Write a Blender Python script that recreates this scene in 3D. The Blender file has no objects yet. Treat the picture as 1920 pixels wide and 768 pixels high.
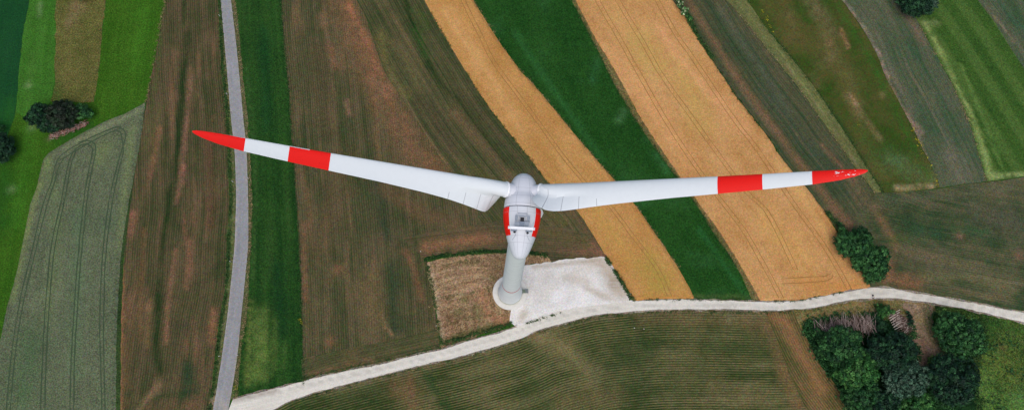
import bpy, bmesh, math, random
import numpy as np
from mathutils import Vector, Matrix
from mathutils.geometry import delaunay_2d_cdt

random.seed(7); RNG = np.random.default_rng(7)
SC = bpy.context.scene
COL = SC.collection
PI = math.pi

# ------------------------------------------------------------------ survey: photograph pixels to places on the flat land
FPX, PCX, PCY = 1280., 960., 384.
Dv = np.array([(935 - PCX) / FPX, -(672 - PCY) / FPX, -1.]); Dv /= np.linalg.norm(Dv)
Zc = -Dv
Yc = np.array([0, 1., 0]); Yc -= Yc @ Zc * Zc; Yc /= np.linalg.norm(Yc)
Xc = np.cross(Yc, Zc)
RC = np.stack([Xc, Yc, Zc])
CAM = np.array([-3.3825, -19.2910, 205.])

def G(px, py, z=0.):
    """point of the land (height z) seen at a photograph pixel"""
    v = RC @ np.array([(px - PCX) / FPX, -(py - PCY) / FPX, -1.])
    return CAM + v * ((z - CAM[2]) / v[2])

def lin(r, g, b):
    f = lambda c: (c / 255 / 12.92) if c / 255 <= .04045 else ((c / 255 + .055) / 1.055) ** 2.4
    return (f(r), f(g), f(b))

# ------------------------------------------------------------------ object helpers
def tag(o, label=None, cat=None, group=None, kind=None):
    if label: o['label'] = label
    if cat: o['category'] = cat
    if group: o['group'] = group
    if kind: o['kind'] = kind
    return o

def link(name, me, mat=None, parent=None):
    o = bpy.data.objects.new(name, me)
    COL.objects.link(o)
    if mat is not None:
        for m in (mat if isinstance(mat, (list, tuple)) else [mat]):
            me.materials.append(m)
    if parent is not None: o.parent = parent
    return o

def empty(name, loc=(0, 0, 0), rz=0.):
    o = bpy.data.objects.new(name, None)
    COL.objects.link(o); o.location = loc; o.rotation_euler = (0, 0, rz)
    o.empty_display_size = .3
    return o

def mesh(name, V, F, smooth=False):
    me = bpy.data.meshes.new(name)
    me.from_pydata([tuple(map(float, v)) for v in V], [], [tuple(map(int, f)) for f in F])
    me.update()
    if smooth: me.shade_smooth()
    return me

def mesh_bm(name, bm, smooth=False):
    bmesh.ops.recalc_face_normals(bm, faces=bm.faces)
    me = bpy.data.meshes.new(name); bm.to_mesh(me); bm.free()
    if smooth: me.shade_smooth()
    return me

def bbox(bm, c, s, bev=.0, rot=None):
    M = Matrix.Translation(Vector(c)) @ (rot.to_4x4() if rot else Matrix.Identity(4)) @ Matrix.Diagonal((s[0], s[1], s[2], 1))
    r = bmesh.ops.create_cube(bm, size=1, matrix=M)
    if bev > 0:
        es = set(e for v in r['verts'] for e in v.link_edges)
        bmesh.ops.bevel(bm, geom=list(es), offset=bev, segments=2, affect='EDGES', profile=.6)

def btube(bm, a, b, r1, r2=None, n=8):
    a = Vector(a); b = Vector(b); r2 = r1 if r2 is None else r2
    d = b - a; q = d.to_track_quat('Z', 'Y').to_matrix().to_4x4()
    bmesh.ops.create_cone(bm, cap_ends=True, segments=n, radius1=r1, radius2=r2, depth=d.length,
                          matrix=Matrix.Translation((a + b) / 2) @ q)

def lathe(prof, n, frame=None):
    """prof: list of (axial, radius); axis = local x of frame"""
    V = []; F = []
    for (x, r) in prof:
        for k in range(n):
            a = 2 * PI * k / n
            V.append((x, r * math.cos(a), r * math.sin(a)))
    m = len(prof)
    for i in range(m - 1):
        for k in range(n):
            k2 = (k + 1) % n
            F.append((i * n + k, (i + 1) * n + k, (i + 1) * n + k2, i * n + k2))
    V = np.array(V)
    if frame is not None: V = V @ frame[0] + frame[1]
    return V, F

# ------------------------------------------------------------------ material helpers
def newmat(name):
    m = bpy.data.materials.new(name); m.use_nodes = True
    nt = m.node_tree; nt.nodes.clear()
    out = nt.nodes.new('ShaderNodeOutputMaterial')
    b = nt.nodes.new('ShaderNodeBsdfPrincipled')
    nt.links.new(b.outputs[0], out.inputs[0])
    b.inputs['Specular IOR Level'].default_value = .25
    return m, nt, b

class NT:
    def __init__(s, nt): s.nt = nt
    def n(s, t, **kw):
        x = s.nt.nodes.new(t)
        for k, v in kw.items(): setattr(x, k, v)
        return x
    def setin(s, node, key, v):
        if v is None: return
        if hasattr(v, 'is_output') or isinstance(v, bpy.types.NodeSocket): s.nt.links.new(v, node.inputs[key])
        else:
            if isinstance(v, (tuple, list)) and len(v) == 3 and node.inputs[key].type == 'RGBA': v = (*v, 1)
            node.inputs[key].default_value = v
    def math(s, op, a, b=None, c=None, clamp=False):
        x = s.n('ShaderNodeMath', operation=op, use_clamp=clamp)
        s.setin(x, 0, a); s.setin(x, 1, b); s.setin(x, 2, c)
        return x.outputs[0]
    def mix(s, f, a, b, mode='MIX'):
        x = s.n('ShaderNodeMix', data_type='RGBA', blend_type=mode)
        s.setin(x, 0, f); s.setin(x, 6, a); s.setin(x, 7, b)
        return x.outputs[2]
    def noise(s, vec, scale, detail=2., rough=.5, dist=0.):
        x = s.n('ShaderNodeTexNoise')
        s.nt.links.new(vec, x.inputs['Vector'])
        x.inputs['Scale'].default_value = scale; x.inputs['Detail'].default_value = detail
        x.inputs['Roughness'].default_value = rough; x.inputs['Distortion'].default_value = dist
        return x
    def xyz(s, x, y, z=0.):
        c = s.n('ShaderNodeCombineXYZ'); s.setin(c, 0, x); s.setin(c, 1, y); s.setin(c, 2, z)
        return c.outputs[0]
    def ss(s, v, lo, hi):
        x = s.n('ShaderNodeMapRange', interpolation_type='SMOOTHSTEP')
        s.setin(x, 0, v); s.setin(x, 1, lo); s.setin(x, 2, hi)
        return x.outputs[0]

def mat_field(name, soil, crop, period=0., rows=0., streak=.3, patch=.3, speck=.35, bias=.5, bump=.25,
              fine=.5, chroma=.12, streak_len=.035, streak_w=.5, third=None, stripe=None, fscale=2.6, rowdark=.0, med=1., tone=.9, rk=.52, sdet=4.):
    soil = tuple(x * tone for x in soil); crop = tuple(x * tone for x in crop); rows *= rk; rowdark *= .5
    if third is not None: third = (*[x * tone for x in third[:3]], third[3])
    m, nt, b = newmat(name); q = NT(nt)
    tc = q.n('ShaderNodeTexCoord'); P = tc.outputs['Object']
    uvn = q.n('ShaderNodeUVMap', uv_map='field'); sp = q.n('ShaderNodeSeparateXYZ')
    nt.links.new(uvn.outputs[0], sp.inputs[0]); u, v = sp.outputs[0], sp.outputs[1]
    st = q.noise(q.xyz(q.math('MULTIPLY', u, streak_w), q.math('MULTIPLY', v, streak_len)), 1., sdet, .6)
    st2 = q.noise(q.xyz(q.math('MULTIPLY', u, streak_w * .5), q.math('MULTIPLY', v, streak_len * 2.2), 7.3), 1., 3., .6)
    pt = q.noise(P, .07, 5., .62, .4)
    md = q.noise(P, .42, 4., .65, .3)
    fn = q.noise(P, fscale, 3., .75)
    f = q.math('ADD', bias, q.math('MULTIPLY', q.math('SUBTRACT', st.outputs[0], .5), streak * 4))
    f = q.math('ADD', f, q.math('MULTIPLY', q.math('SUBTRACT', pt.outputs[0], .5), patch * 6.5))
    f = q.math('ADD', f, q.math('MULTIPLY', q.math('SUBTRACT', md.outputs[0], .5), patch * 2.0 * med))
    f = q.math('ADD', f, q.math('MULTIPLY', q.math('SUBTRACT', fn.outputs[0], .5), speck * 4))
    row = None
    if period > 0:
        wob = q.math('MULTIPLY', q.math('SUBTRACT', md.outputs[0], .5), .25)
        row = q.math('MULTIPLY_ADD', q.math('SINE', q.math('MULTIPLY', q.math('ADD', u, wob), 2 * PI / period)), .5, .5)
        gap = q.ss(q.noise(q.xyz(q.math('MULTIPLY', u, 1 / period), q.math('MULTIPLY', v, .35), 3.), 1., 2., .5).outputs[0], .3, .55)
        f = q.math('ADD', f, q.math('MULTIPLY', q.math('MULTIPLY', q.math('SUBTRACT', row, .5), gap), rows * 2))
    f = q.math('ADD', f, 0., clamp=True)
    c = q.mix(f, soil, crop)
    if third is not None:
        t = q.ss(st2.outputs[0], .52, .72)
        c = q.mix(q.math('MULTIPLY', t, third[3]), c, third[:3])
    if stripe is not None:                      # mowing stripes: (period, strength, colour)
        sw = q.math('MULTIPLY_ADD', q.math('SINE', q.math('MULTIPLY', u, 2 * PI / stripe[0])), .5, .5)
        c = q.mix(q.math('MULTIPLY', q.ss(sw, .25, .8), stripe[1]), c, stripe[2])
    at = q.n('ShaderNodeAttribute', attribute_name='acc')
    am = q.math('MULTIPLY', at.outputs['Alpha'],
                q.math('MULTIPLY_ADD', q.ss(q.math('ADD', q.math('MULTIPLY', st.outputs[0], 1.3), q.math('MULTIPLY', md.outputs[0], .7)), .72, 1.12), .5, .65))
    am = q.math('MINIMUM', am, .95)
    ac = q.mix(q.math('MULTIPLY', q.math('SUBTRACT', 1., f), .28), at.outputs['Color'], soil)
    c = q.mix(am, c, ac)
    if row is not None and rowdark > 0:
        g = q.math('SUBTRACT', 1., q.math('MULTIPLY', q.math('MULTIPLY', row, gap), rowdark))
        c = q.mix(1., c, q.n('ShaderNodeCombineColor').outputs[0] if False else _grey(q, g), 'MULTIPLY')
    g = q.math('MULTIPLY_ADD', q.math('SUBTRACT', fn.outputs[0], .5), fine * 3.2, 1.)
    g = q.math('MULTIPLY_ADD', q.math('SUBTRACT', md.outputs[0], .5), fine * .7 * med, g)
    g = q.math('MAXIMUM', g, .25)
    c = q.mix(1., c, _grey(q, g), 'MULTIPLY')
    cn = q.noise(P, fscale * .85, 2., .6)
    vm = q.n('ShaderNodeVectorMath', operation='MULTIPLY_ADD'); k = chroma * 6.5
    nt.links.new(cn.outputs[1], vm.inputs[0]); vm.inputs[1].default_value = (k, k * .8, k * 1.2); vm.inputs[2].default_value = (1 - k / 2, 1 - k * .4, 1 - k * .6)
    mx = q.n('ShaderNodeVectorMath', operation='MAXIMUM'); nt.links.new(vm.outputs[0], mx.inputs[0]); mx.inputs[1].default_value = (.25, .25, .25)
    c = q.mix(1., c, mx.outputs[0], 'MULTIPLY')
    nt.links.new(c, b.inputs['Base Color'])
    b.inputs['Roughness'].default_value = 1.; b.inputs['Specular IOR Level'].default_value = .08
    if bump > 0:
        bp = q.n('ShaderNodeBump'); bp.inputs['Strength'].default_value = bump; bp.inputs['Distance'].default_value = .35
        h = q.math('ADD', fn.outputs[0], q.math('MULTIPLY', md.outputs[0], .8))
        if row is not None: h = q.math('ADD', h, q.math('MULTIPLY', row, .35))
        nt.links.new(h, bp.inputs['Height']); nt.links.new(bp.outputs[0], b.inputs['Normal'])
    return m

def _grey(q, v):
    c = q.n('ShaderNodeCombineColor')
    for i in range(3): q.nt.links.new(v, c.inputs[i])
    return c.outputs[0]

def mat_simple(name, col, rough=.6, var=.12, scale=3., spec=.3, bump=0., metal=0.):
    m, nt, b = newmat(name); q = NT(nt)
    tc = q.n('ShaderNodeTexCoord')
    n = q.noise(tc.outputs['Object'], scale, 4., .6)
    g = q.math('MULTIPLY_ADD', q.math('SUBTRACT', n.outputs[0], .5), var * 3, 1.)
    nt.links.new(q.mix(1., (*col, 1), _grey(q, g), 'MULTIPLY'), b.inputs['Base Color'])
    b.inputs['Roughness'].default_value = rough; b.inputs['Specular IOR Level'].default_value = spec
    b.inputs['Metallic'].default_value = metal
    if bump:
        bp = q.n('ShaderNodeBump'); bp.inputs['Strength'].default_value = bump; bp.inputs['Distance'].default_value = .05
        nt.links.new(n.outputs[0], bp.inputs['Height']); nt.links.new(bp.outputs[0], b.inputs['Normal'])
    return m

# ------------------------------------------------------------------ curves and sheets
def smooth(P, step=2.0, closed=False):
    """Catmull-Rom through world points, resampled"""
    P = [np.array(p[:2], float) for p in P]
    out = []
    n = len(P)
    for i in range(n - 1):
        p0 = P[max(i - 1, 0)]; p1 = P[i]; p2 = P[i + 1]; p3 = P[min(i + 2, n - 1)]
        k = max(1, int(np.linalg.norm(p2 - p1) / step))
        for j in range(k):
            t = j / k
            out.append(.5 * ((2 * p1) + (-p0 + p2) * t + (2 * p0 - 5 * p1 + 4 * p2 - p3) * t * t + (-p0 + 3 * p1 - 3 * p2 + p3) * t ** 3))
    out.append(P[-1])
    return np.array(out)

def W(px):
    return [G(*p)[:2] for p in px]

def ext(c, top=None, bot=None):
    """carry a boundary on past the frame in a straight line (photograph pixels, by y)"""
    c = list(c)
    if top is not None:
        (x0, y0), (x1, y1) = c[0], c[1]
        c = [(x0 + (x1 - x0) / (y1 - y0) * (top - y0), top)] + c
    if bot is not None:
        (x0, y0), (x1, y1) = c[-2], c[-1]
        c = c + [(x1 + (x1 - x0) / (y1 - y0) * (bot - y1), bot)]
    return c

def extx(c, a=None, b=None):
    c = list(c)
    if a is not None:
        (x0, y0), (x1, y1) = c[0], c[1]
        c = [(a, y0 + (y1 - y0) / (x1 - x0) * (a - x0))] + c
    if b is not None:
        (x0, y0), (x1, y1) = c[-2], c[-1]
        c = c + [(b, y1 + (y1 - y0) / (x1 - x0) * (b - x1))]
    return c

def polydist(V, R):
    """signed distance of points V to polyline R and arc length of the foot"""
    A = R[:-1]; B = R[1:]; d = B - A; L = np.linalg.norm(d, axis=1); s0 = np.concatenate([[0], np.cumsum(L)[:-1]])
    bd = np.full(len(V), 1e9); bs = np.zeros(len(V)); sg = np.ones(len(V))
    for i in range(len(A)):
        w = V - A[i]; t = (w @ d[i]) / (L[i] ** 2 + 1e-12)
        lo = 0. if i > 0 else -50.; hi = 1. if i < len(A) - 1 else 50.
        t = np.clip(t, lo, hi)
        e = w - t[:, None] * d[i]; dd = np.hypot(e[:, 0], e[:, 1])
        k = dd < bd
        bd[k] = dd[k]; bs[k] = s0[i] + t[k] * L[i]; sg[k] = np.sign(d[i][0] * w[k, 1] - d[i][1] * w[k, 0])
    return bd * sg, bs

def inside(V, P):
    x, y = V[:, 0], V[:, 1]; r = np.zeros(len(V), bool)
    x0, y0 = P[-1]
    for x1, y1 in P:
        c = ((y1 > y) != (y0 > y)) & (x < (x0 - x1) * (y - y1) / (y0 - y1 + 1e-12) + x1)
        r ^= c; x0, y0 = x1, y1
    return r

def vnoise(p, s, seed=0):
    """cheap smooth 2D value noise in -1..1"""
    p = np.asarray(p) * s + seed * 17.3
    i = np.floor(p).astype(int); f = p - i; f = f * f * (3 - 2 * f)
    h = lambda a, b: np.modf(np.abs(np.sin(a * 127.1 + b * 311.7 + seed) * 43758.5453))[0] * 2 - 1
    a = h(i[..., 0], i[..., 1]); b = h(i[..., 0] + 1, i[..., 1]); c = h(i[..., 0], i[..., 1] + 1); d = h(i[..., 0] + 1, i[..., 1] + 1)
    return (a * (1 - f[..., 0]) + b * f[..., 0]) * (1 - f[..., 1]) + (c * (1 - f[..., 0]) + d * f[..., 0]) * f[..., 1]

def jig(c, amp, seed=1):
    """make a border wander a little"""
    c = np.array(c)
    if amp <= 0: return c
    d = np.gradient(c, axis=0); nrm = np.stack([-d[:, 1], d[:, 0]], 1); nrm /= np.linalg.norm(nrm, axis=1)[:, None] + 1e-9
    k = vnoise(c, .9, seed) * .6 + vnoise(c, .3, seed + 3) * .6
    c = c + nrm * (k * amp)[:, None]
    return c

def sheet(name, edges, ref, mat, z, strokes=(), step=1.3, rough=.17, height=0., label=None, dome=0.):
    """a piece of land: closed outline made of smoothed px edges, rows following ref"""
    loop = []
    for i, e in enumerate(edges):
        s = jig(smooth(W(e), 1.0), rough, i + len(name))
        loop += list(s)
    # drop near duplicates
    L = [loop[0]]
    for p in loop[1:]:
        if np.linalg.norm(p - L[-1]) > .3: L.append(p)
    while np.linalg.norm(L[0] - L[-1]) < .3: L.pop()
    L = np.array(L)
    x0, y0 = L.min(0); x1, y1 = L.max(0)
    gx = np.arange(x0, x1, step); gy = np.arange(y0, y1, step * .87)
    g = np.array([(x + (j % 2) * step / 2, y) for j, y in enumerate(gy) for x in gx])
    g = g + RNG.uniform(-.12, .12, g.shape) * step
    # only dense where the photograph looks
    g = g[inside(g, L)]
    if len(g):
        d, _ = polydist(g, np.vstack([L, L[:1]])); g = g[np.abs(d) > .45]
    V = np.vstack([L, g]) if len(g) else L
    r = delaunay_2d_cdt([Vector(p) for p in V], [], [list(range(len(L)))], 1, 1e-4)
    v2 = np.array([tuple(p) for p in r[0]]); F = r[2]
    nb = len(L)
    zz = np.full(len(v2), z)
    if height > 0:
        d, _ = polydist(v2, np.vstack([L, L[:1]]))
        zz = z + height * np.clip((np.abs(d) - .05) / .35, 0, 1) + (np.abs(d) > .4) * RNG.uniform(-.05, .05, len(v2))
    V3 = np.column_stack([v2, zz])
    # counter-clockwise faces up
    FF = []
    for f in F:
        a, b_, c = v2[f[0]], v2[f[1]], v2[f[2]]
        FF.append(f if (b_[0] - a[0]) * (c[1] - a[1]) - (b_[1] - a[1]) * (c[0] - a[0]) > 0 else f[::-1])
    me = mesh(name, V3, FF)
    R = smooth(W(ref), 2.0)
    u, s = polydist(v2, R)
    uvl = me.uv_layers.new(name='field')
    li = np.zeros(len(me.loops), np.int32); me.loops.foreach_get('vertex_index', li)
    uvl.data.foreach_set('uv', np.column_stack([u[li], s[li]]).ravel())
    acc = np.zeros((len(v2), 4))
    for (pts, wpx, colr, alpha) in strokes:
        S = smooth(W(pts), 2.5) if len(pts) > 1 else np.array([W(pts)[0], W(pts)[0] + .01])
        A = S[:-1]; B = S[1:]; bd = np.full(len(v2), 1e9)
        for i in range(len(A)):
            dd = B[i] - A[i]; w = v2 - A[i]; t = np.clip((w @ dd) / (dd @ dd + 1e-9), 0, 1)
            e = w - t[:, None] * dd; bd = np.minimum(bd, np.hypot(e[:, 0], e[:, 1]))
        hw = wpx / 6.3 / 2
        bd = np.maximum(bd + vnoise(v2, .35, 5) * hw * .35 + vnoise(v2, .9, 8) * hw * .2, 0)
        a = np.exp(-(bd / (hw * 1.05)) ** 2 * 1.1) * alpha; a[bd > hw * 2.2] = 0
        c = np.array(lin(*colr))
        na = a + acc[:, 3] * (1 - a)
        acc[:, :3] = (c * a[:, None] + acc[:, :3] * (acc[:, 3] * (1 - a))[:, None]) / np.maximum(na, 1e-5)[:, None]
        acc[:, 3] = na
    at = me.color_attributes.new('acc', 'FLOAT_COLOR', 'POINT')
    at.data.foreach_set('color', acc.ravel())
    o = link(name, me, mat)
    o['kind'] = 'structure'
    return o

# ------------------------------------------------------------------ traced borders (photograph pixels)
TOP, BOT = -150, 900
roadL = [(414,0),(421,75),(427.5,150),(434,225),(440,280),(442.5,340),(443,384),(440.5,456),(436,506),(428,582),(418,658),(407.6,724),(400,768)]
roadR = [(433.5,0),(442.5,75),(450,150),(456,215),(462.5,280),(465,340),(466,384),(466,456),(461.7,506),(454,582),(446.5,658),(439,710),(431,755)]
vergeL = [(409,0),(411,50),(415,125),(420,175),(424,225),(427,300),(430,380),(425,456),(423,532),(413,592),(406,643),(400,703),(391,768)]
vergeR = [(442,0),(450,75),(457,150),(465,225),(470,300),(473,380),(471,456),(467,532),(463,592),(453,653),(448,703),(446,742)]
aL = [(311,0),(300,60),(290,115),(280,165),(275,190),(265,250),(255,310),(245,384),(237,444),(232,494),(229,559),(227,634),(226,768)]
g1R = [(527,0),(532,75),(540,150),(545,225),(550,300),(556,384),(561,459),(564,534),(566,609),(568,684),(569,720)]
w1L = [(795,0),(825,55),(865,120),(905,185),(960,257),(995,300),(1025,340),(1076,389),(1105,429),(1132,474),(1160,519),(1187,564)]
w1R = [(887,0),(915,45),(960,112),(1010,170),(1060,230),(1110,290),(1152,337),(1191,384),(1230,439),(1270,499),(1304,562)]
g2R = [(1071,0),(1110,75),(1145,145),(1185,215),(1230,280),(1267,330),(1305,384),(1340,439),(1380,499),(1409,560)]
w2L = [(1079,0),(1115,70),(1160,145),(1200,220),(1240,280),(1272,328),(1312,384),(1355,444),(1395,509),(1427,566)]
w2R = [(1260,0),(1290,40),(1320,90),(1360,150),(1395,200),(1440,257),(1465,295),(1485,320),(1537,384),(1570,434),(1600,484),(1635,541)]
psL = [(1362,0),(1405,50),(1440,95),(1490,155),(1540,225),(1590,295),(1640,362)]
psR = [(1400,0),(1440,57),(1505,135),(1565,220),(1610,290),(1655,361)]
r2R = [(1577,0),(1610,45),(1640,95),(1660,145),(1690,200),(1720,260),(1750,320),(1762,352)]
g3L = [(1690,-20),(1725,50),(1750,95),(1790,170),(1820,240),(1840,310),(1850,340)]
g3R = [(1832,0),(1865,45),(1900,100),(1920,130),(1990,240),(2060,345)]
grU = [(437,748),(460,742),(483,736),(506,730),(530,724),(570,714),(630,699),(705,684),(780,666),(830,654),(880,639),(960,616),(1010,596),(1060,581),(1120,571),(1185,565),(1260,561),(1310,562),(1385,564),(1440,566),(1490,564),(1540,556),(1590,546),(1630,540),(1660,540),(1715,549),(1790,561),(1865,576),(1920,586)]
grD = [(430,800),(470,785),(510,768),(555,746),(605,731),(680,711),(780,686),(855,669),(960,639),(1010,618),(1060,604),(1110,591),(1160,585),(1220,580),(1310,579),(1440,581),(1490,579),(1540,573),(1590,563),(1640,559),(1690,560),(1740,566),(1815,579),(1865,591),(1920,604)]
roadL, vergeL, aL = (ext(c, TOP, BOT) for c in (roadL, vergeL, aL))
roadR = ext(roadR, TOP, BOT)
vergeR = ext(vergeR, TOP); g1R = ext(g1R, TOP)
w1L, w1R, g2R, w2L, w2R, psL, psR, r2R = (ext(c, TOP) for c in (w1L, w1R, g2R, w2L, w2R, psL, psR, r2R))
g3R = ext(g3R, TOP)
grU = extx(grU, None, 2080); grD = extx(grD, None, 2080)

def seg(c, x0, x1):
    """part of a left-to-right border between two x"""
    out = []
    for i, (a, b) in enumerate(zip(c[:-1], c[1:])):
        for xx in (x0, x1):
            if a[0] < xx <= b[0]:
                t = (xx - a[0]) / (b[0] - a[0]); out.append((xx, a[1] + t * (b[1] - a[1])))
        if x0 < b[0] < x1: out.append(b)
    out = sorted(set(out))
    return out
def rev(c): return list(c)[::-1]
def shift(c, dx, dy=0): return [(x + dx, y + dy) for x, y in c]

# ------------------------------------------------------------------ land materials
GR = lin
M = {}
M['ground'] = mat_field('meadow_ground', GR(38,80,22), GR(62,104,34), streak=.15, patch=.3, speck=.25, chroma=.2)
M['dark_meadow'] = mat_field('dark_meadow', GR(16,62,30), GR(32,80,42), streak=.2, patch=0.16, speck=.25, chroma=.2, med=0.6)
M['light_meadow'] = mat_field('light_meadow', GR(42,88,22), GR(72,122,44), streak=.3, patch=0.16, speck=.25, streak_w=.35, chroma=.2, med=0.6, fine=0.75)
M['olive'] = mat_field('rough_olive', GR(70,78,34), GR(118,112,62), streak=.1, patch=0.22, speck=.5, chroma=.24, bump=.5, fine=0.75)
M['bright'] = mat_field('bright_meadow', GR(36,80,14), GR(66,104,28), streak=.25, patch=0.16, speck=.35, chroma=.2, med=0.6, fine=0.75)
M['barley'] = mat_field('green_barley', GR(76,88,64), GR(108,116,88), streak=.2, patch=0.16, speck=.35, chroma=.2, bump=.3, med=0.6, fine=0.75)
M['maizeA'] = mat_field('maize_soil_west', GR(108,90,66), GR(54,66,36), .70, .30, streak=.42, patch=.2, speck=.3, bias=0.58, rowdark=.16, chroma=.24, third=(*GR(140,102,76), .4), streak_w=0.55, streak_len=.022, fine=0.8, rk=.85, sdet=3., tone=0.88)
M['maizeB'] = mat_field('maize_soil_middle', GR(108,94,68), GR(56,68,38), .70, .28, streak=.4, patch=.2, speck=.32, bias=0.56, rowdark=.16, chroma=.24, third=(*GR(140,108,78), .35), streak_w=0.55, streak_len=.018, fine=0.8, rk=.85, sdet=3., tone=0.88)
M['maizeB2'] = mat_field('maize_soil_curved', GR(106,96,66), GR(52,66,36), .70, .24, streak=.5, patch=.16, speck=.3, bias=0.58, rowdark=.14, chroma=.24, third=(*GR(138,114,80), .35), streak_w=0.9, streak_len=.009, fine=0.8, tone=0.88)
M['maizeH'] = mat_field('maize_soil_headland', GR(112,94,68), GR(58,68,40), .70, .24, streak=.4, patch=.2, speck=.32, bias=0.5, rowdark=.14, chroma=.24, streak_len=.012, fine=0.8, streak_w=0.9, tone=0.88)
M['maizeL'] = mat_field('maize_soil_south', GR(112,106,70), GR(46,64,28), .70, .6, streak=.42, patch=.34, speck=.28, bias=0.66, rowdark=.24, chroma=.24, third=(*GR(142,130,90), .3), streak_w=0.22, streak_len=.014, fine=0.7, rk=1.0, sdet=2.)
M['maizeLR'] = mat_field('maize_soil_redder', GR(132,104,70), GR(70,78,40), .70, .38, streak=.35, patch=.25, speck=.3, bias=0.5, rowdark=.2, chroma=.24, fine=0.7, rk=.9, streak_w=.3, sdet=2.)
M['wheat'] = mat_field('ripe_wheat', GR(178,129,74), GR(204,157,102), streak=.2, patch=0.3, speck=.35, chroma=.16, bump=.35, fine=.3, med=0.35, tone=0.93)
M['wheat1'] = mat_field('ripe_wheat_west', GR(174,126,66), GR(198,150,90), streak=.2, patch=0.3, speck=.35, chroma=.16, bump=.35, fine=.3, med=0.35, tone=0.93)
M['clover'] = mat_field('dark_clover', GR(20,60,18), GR(42,84,32), streak=.34, patch=0.16, speck=.3, chroma=.2, streak_w=.14, third=(*GR(52,98,52), .3), med=0.6, fine=0.75)
M['greenstrip'] = mat_field('dark_green_crop', GR(20,54,20), GR(46,82,32), streak=.5, patch=0.16, speck=.3, chroma=.22, streak_w=.45, streak_len=.01, third=(*GR(62,92,42), .3), med=0.6, fine=0.75)
M['r1'] = mat_field('young_maize_grey', GR(98,92,66), GR(46,68,42), .70, .16, streak=.6, patch=.14, speck=.3, bias=0.6, rowdark=.12, chroma=.24, third=(*GR(124,104,80), .3), streak_w=0.9, streak_len=.008, fine=0.8)
M['pale'] = mat_field('pale_grass_strip', GR(82,90,50), GR(118,120,74), streak=.5, patch=.15, speck=.3, chroma=.2, streak_w=.6, streak_len=.01)
M['r2'] = mat_field('rough_green_meadow', GR(92,86,46), GR(50,74,24), streak=0.3, patch=0.42, speck=0.5, bias=0.56, chroma=.26, third=(*GR(118,104,70), .4), streak_w=.12, streak_len=.03, fine=0.75, med=1.6)
M['r3'] = mat_field('thin_crop_grey', GR(98,98,76), GR(58,82,54), .70, .14, streak=.5, patch=.25, speck=.36, chroma=.26, third=(*GR(120,108,90), .35), streak_w=0.9, streak_len=.01, fine=0.8, bias=0.56)
M['g3'] = mat_field('mown_meadow', GR(42,76,28), GR(66,96,38), streak=.35, patch=0.16, speck=.3, chroma=.2, stripe=(7.6, .38, GR(86,112,54)), streak_w=.3, streak_len=.01, med=0.6, fine=0.75)
M['r5'] = mat_field('maize_soil_east', GR(102,98,70), GR(50,70,42), .70, .28, streak=.32, patch=.45, speck=.3, bias=0.64, rowdark=.16, chroma=.26, third=(*GR(134,112,86), .35), streak_w=0.9, streak_len=.016, fine=0.8)
M['stubble'] = mat_field('dry_stubble', GR(114,86,62), GR(176,148,112), streak=0.6, patch=.25, speck=0.45, chroma=0.16, bump=0.35, fine=0.75, third=(*GR(74,86,44), .45), streak_w=0.9, streak_len=0.05, tone=0.84)
M['dryverge'] = mat_field('dry_verge', GR(84,88,46), GR(134,118,76), streak=.2, patch=.35, speck=.4, chroma=.25, bump=.6, third=(*GR(66,84,38), .3), streak_w=.5, fine=0.75)
M['lane'] = mat_field('dirt_lane', GR(104,86,70), GR(158,136,110), streak=.3, patch=.3, speck=.4, chroma=.2, bump=.6, third=(*GR(76,88,44), .4), streak_w=.5, fine=0.75)
M['verge'] = mat_field('grass_verge', GR(40,72,28), GR(98,104,62), streak=.25, patch=.35, speck=.45, chroma=.25, bump=.6, bias=.45, streak_w=1.2, streak_len=.1)
M['vergeR'] = mat_field('pale_verge', GR(72,84,48), GR(126,120,86), streak=.25, patch=.35, speck=.45, chroma=.25, bump=.6, bias=.5, streak_w=1.6, streak_len=.1)
M['se_meadow'] = mat_field('south_east_meadow', GR(34,60,24), GR(76,96,44), streak=.1, patch=0.5, speck=0.6, chroma=.28, bump=.5, third=(*GR(98,106,52), .3), fine=1.1)
M['under'] = mat_field('understory', GR(14,40,20), GR(34,66,30), streak=.1, patch=.35, speck=.45, chroma=.2, bump=.8)
M['stripgreen'] = mat_field('narrow_grass', GR(34,56,28), GR(62,82,44), streak=.2, patch=.35, speck=.45, chroma=.2, bump=.6, fine=.8)
M['gravel'] = mat_field('white_gravel', GR(194,190,177), GR(226,222,209), streak=.32, patch=0.12, speck=0.2, chroma=0.045, bump=.3, fine=0.1, streak_w=1.3, streak_len=.03, tone=1.0, med=0.3)
M['pad'] = mat_field('chalk_pad', GR(198,193,184), GR(228,226,220), streak=.1, patch=0.32, speck=0.25, chroma=0.07, bump=.4, fine=.2, med=0.6, tone=1.0)
M['edge'] = mat_field('gravel_edge', GR(104,96,80), GR(160,150,134), streak=.15, patch=.35, speck=.5, chroma=.2, bump=.5, fine=.5)
M['asphalt'] = mat_field('asphalt', GR(133,134,134), GR(152,153,153), streak=.25, patch=.12, speck=.3, chroma=.12, bump=.1, fine=.12, streak_w=1.2, streak_len=.01, tone=1.0)

# ------------------------------------------------------------------ land
def ground():
    n = 60; s = 4000.
    V = []; F = []
    for j in range(n + 1):
        for i in range(n + 1): V.append((-s + 2 * s * i / n, -s + 2 * s * j / n, 0))
    for j in range(n):
        for i in range(n): a = j * (n + 1) + i; F.append((a, a + 1, a + n + 2, a + n + 1))
    me = mesh('ground', V, F); uv = me.uv_layers.new(name='field')
    for l in me.loops: uv.data[l.index].uv = me.vertices[l.vertex_index].co[:2]
    me.color_attributes.new('acc', 'FLOAT_COLOR', 'POINT').data.foreach_set('color', np.zeros(len(V) * 4))
    link('ground', me, M['ground'])['kind'] = 'structure'
ground()

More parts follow.
